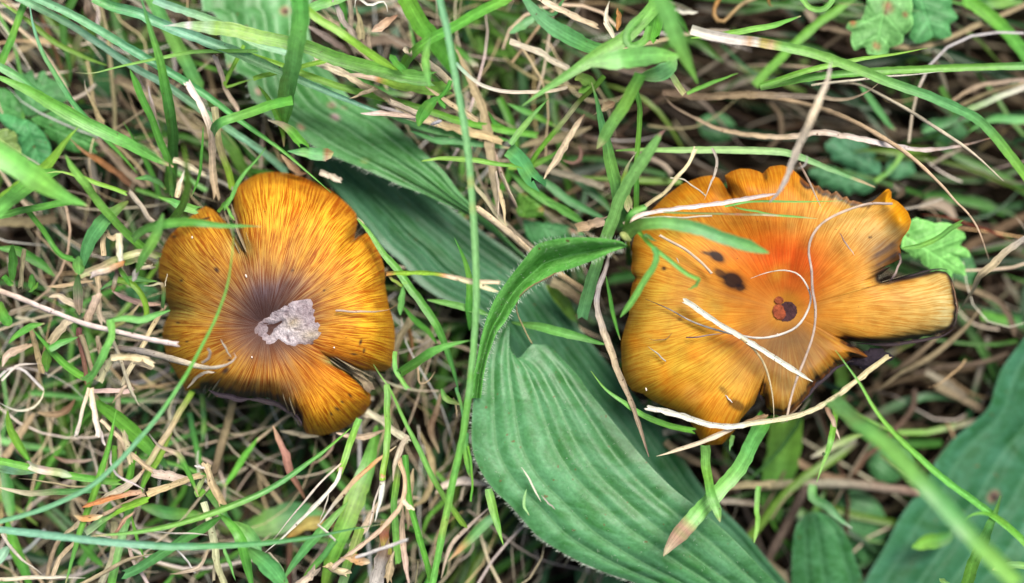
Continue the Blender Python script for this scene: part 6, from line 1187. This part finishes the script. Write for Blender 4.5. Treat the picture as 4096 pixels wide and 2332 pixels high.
# crumbs of earth and chaff
def chaff():
    rs = np.random.RandomState(41); V, F, CL = [], [], []
    for q in range(2200):
        x, y = rs.uniform(-.15, .15), rs.uniform(-.1, .1); p = np.array([x, y, rs.uniform(-.025, -.018)]); r = rs.uniform(.0004, .0016)
        b = len(V); dirs = rs.randn(6, 3); dirs /= np.linalg.norm(dirs, axis=1)[:, None]
        o = np.array([[1, 0, 0], [-1, 0, 0], [0, 1, 0], [0, -1, 0], [0, 0, 1], [0, 0, -1]])*r*rs.uniform(.5, 1.2, (6, 1))
        V.extend(p+o); F += [(b, b+2, b+4), (b+2, b+1, b+4), (b+1, b+3, b+4), (b+3, b, b+4), (b+2, b, b+5), (b+1, b+2, b+5), (b+3, b+1, b+5), (b, b+3, b+5)]
        c = PAL['brown']*rs.uniform(.05, .3); CL += [c]*6
    tag(mesh_obj('soil_crumbs', np.array(V), np.array(F), M_FLESH, None, np.array(CL), smooth=False), 'dark crumbs of soil and leaf mould under the grass', 'soil', kind='stuff')
chaff()
# ------------------------------------------------------------------ small things
def ball(name, c, r, mat, parent=None, col=(1, 1, 1), sc=(1, 1, 1), rot=0., n=10, m=16):
    V = []
    for i in range(n):
        a = math.pi*i/(n-1)
        for j in range(m):
            b = 2*math.pi*j/m; x, y, z = r*sc[0]*math.sin(a)*math.cos(b), r*sc[1]*math.sin(a)*math.sin(b), r*sc[2]*math.cos(a)
            V.append((c[0]+x*math.cos(rot)-y*math.sin(rot), c[1]+x*math.sin(rot)+y*math.cos(rot), c[2]+z))
    return mesh_obj(name, np.array(V), grid_faces(n, m, True), mat, parent, np.tile(col, (n*m, 1)))
# springtail-like insect
bx = W(*src('10', 1362, 915), .0335); bug = empty('insect', bx); tag(bug, 'tiny grey springtail-like insect on the cream dead blade', 'insect')
br = R(20)
def bp(u, v, z=0): return (bx[0]+(u*math.cos(br)-v*math.sin(br))*.001, bx[1]+(u*math.sin(br)+v*math.cos(br))*.001, bx[2]+z*.001)
ball('abdomen', bp(0, 0, .1), .0009, M_BUG, bug, (.40, .39, .42), (1.0, .42, .4), br)
ball('thorax', bp(-.7, 0, .12), .0005, M_BUG, bug, (.34, .33, .36), (.9, .7, .7), br)
ball('head', bp(-1.15, 0, .1), .00033, M_BUG, bug, (.30, .29, .32), (1, .8, .8), br)
def wire(name, P, w_, col, parent): 
    P = spline(np.array(P), 8); d = tube(P, np.full(8, w_), np.tile(col, (8, 1)), np.random.RandomState(3), jag=0, k=5); return mesh_obj(name, d[0], d[1], M_BUG, parent, d[2])
for s in (-1, 1):
    for u, o in ((-.8, -.35), (-.45, .05), (0, .45)): wire('leg', [bp(u, s*.2, .1), bp(u+o*.6, s*.55, .25), bp(u+o, s*.95, -.35)], .00010, (.25, .24, .26), bug)
    wire('antenna', [bp(-1.35, s*.1, .15), bp(-1.9, s*.35, .3), bp(-2.5, s*.6, -.1)], .00007, (.2, .2, .2), bug)
for fr, x, y, z, r, lb in (('32', 418, 490, .039, .00032, 'dew drop clinging to the bright blade under the pale mushroom'), ('32', 1514, 1062, .055, .00024, 'dew drop on the white thread of the hooked blade'), ('32', 400, 540, .038, .00018, 'smaller dew drop just below the bigger one on the bright blade')):
    tag(ball('dew_drop', W(*src(fr, x, y), z), r, M_DEW), lb, 'dew drop')
# swollen grass joint that carries the sprig over the pale mushroom
sg = empty('sprig', W(*src('21', 850, 310), .030)); tag(sg, 'green grass sprig with a pale joint spreading its leaves over the pale mushroom', 'grass sprig')
ball('joint', W(*src('21', 852, 318), .049), .0010, M_FLESH, sg, (.42, .48, .16), (1.3, .8, .8), R(-35))
blade('21', "860,300 900,262 960,233 1060,212 1200,222 1400,262 1600,332 1800,400 1930,440", 88, [50, 58, 60, 58], 'gl gb@.15 gb', prof='tips', parent=sg, name='leaf', fold=.22)
blade('21', "940,270 1000,340 1062,402 1200,510 1320,602 1402,640", 30, [50, 56, 55], 'g gl', prof='cut', parent=sg, name='leaf', fold=.5)
blade('21', "1404,636 1378,682 1316,718", 22, [55, 53], 'gl', prof='tip', parent=sg, name='leaf', fold=.4)
blade('21', "1062,400 1082,470 1062,540 1000,640 900,800 812,925", 44, [56, 55, 50], 'gb gl@.4 gl', prof='tips', parent=sg, name='leaf', fold=.35)
blade('21', "990,300 1040,330 1085,352", 28, [52, 52], 'gb', prof='tip', parent=sg, name='leaf')
blade('21', "845,290 858,230 880,170 930,120 1010,96", 42, [49, 54, 54], 'gd g gl', prof='starts', parent=sg, name='leaf', fold=.35)
blade('21', "890,262 900,290 868,312", 30, [50, 49], 'gl', prof='cut', parent=sg, name='stem')
blade('21', "858,330 870,420 880,520", 46, [46, 10], 'gd', prof='cut', parent=sg, name='stem', shape='t')
# crumbs on the caps
rs = np.random.RandomState(77)
for q, (fr, x, y, zf, lb) in enumerate((('M1', 533, 582, z1, 'white speck above the dark centre of the torn-patch cap'), ('M1', 378, 500, z1, 'white speck on the upper left of the torn-patch cap'), ('M1', 975, 942, z1, 'white crumb right of the grey torn patch'), ('M1', 262, 388, z1, 'pale crumb near the top left lobe of the torn-patch cap'), ('M1', 562, 990, z1, 'white speck below the grey torn patch'), ('M2', 828, 860, z2, 'pinkish crumb below the centre of the pale mushroom'), ('M2', 215, 1115, z2, 'pale speck on the lower left of the pale mushroom'))):
    t0 = np.full((1, 1), .5); z = float(zf(np.array([[float(x)]]), np.array([[float(y)]]), t0, t0*0)[0, 0])
    tag(ball('crumb', W(*src(fr, x, y), z+.0001), .00022, M_FLESH, None, (.75, .66, .60), (rs.uniform(.8, 1.9), .7, .6), rs.uniform(0, 3), 6, 8), lb, 'crumb')
for o in C.objects:
    if '_b' in o: del o['_b']
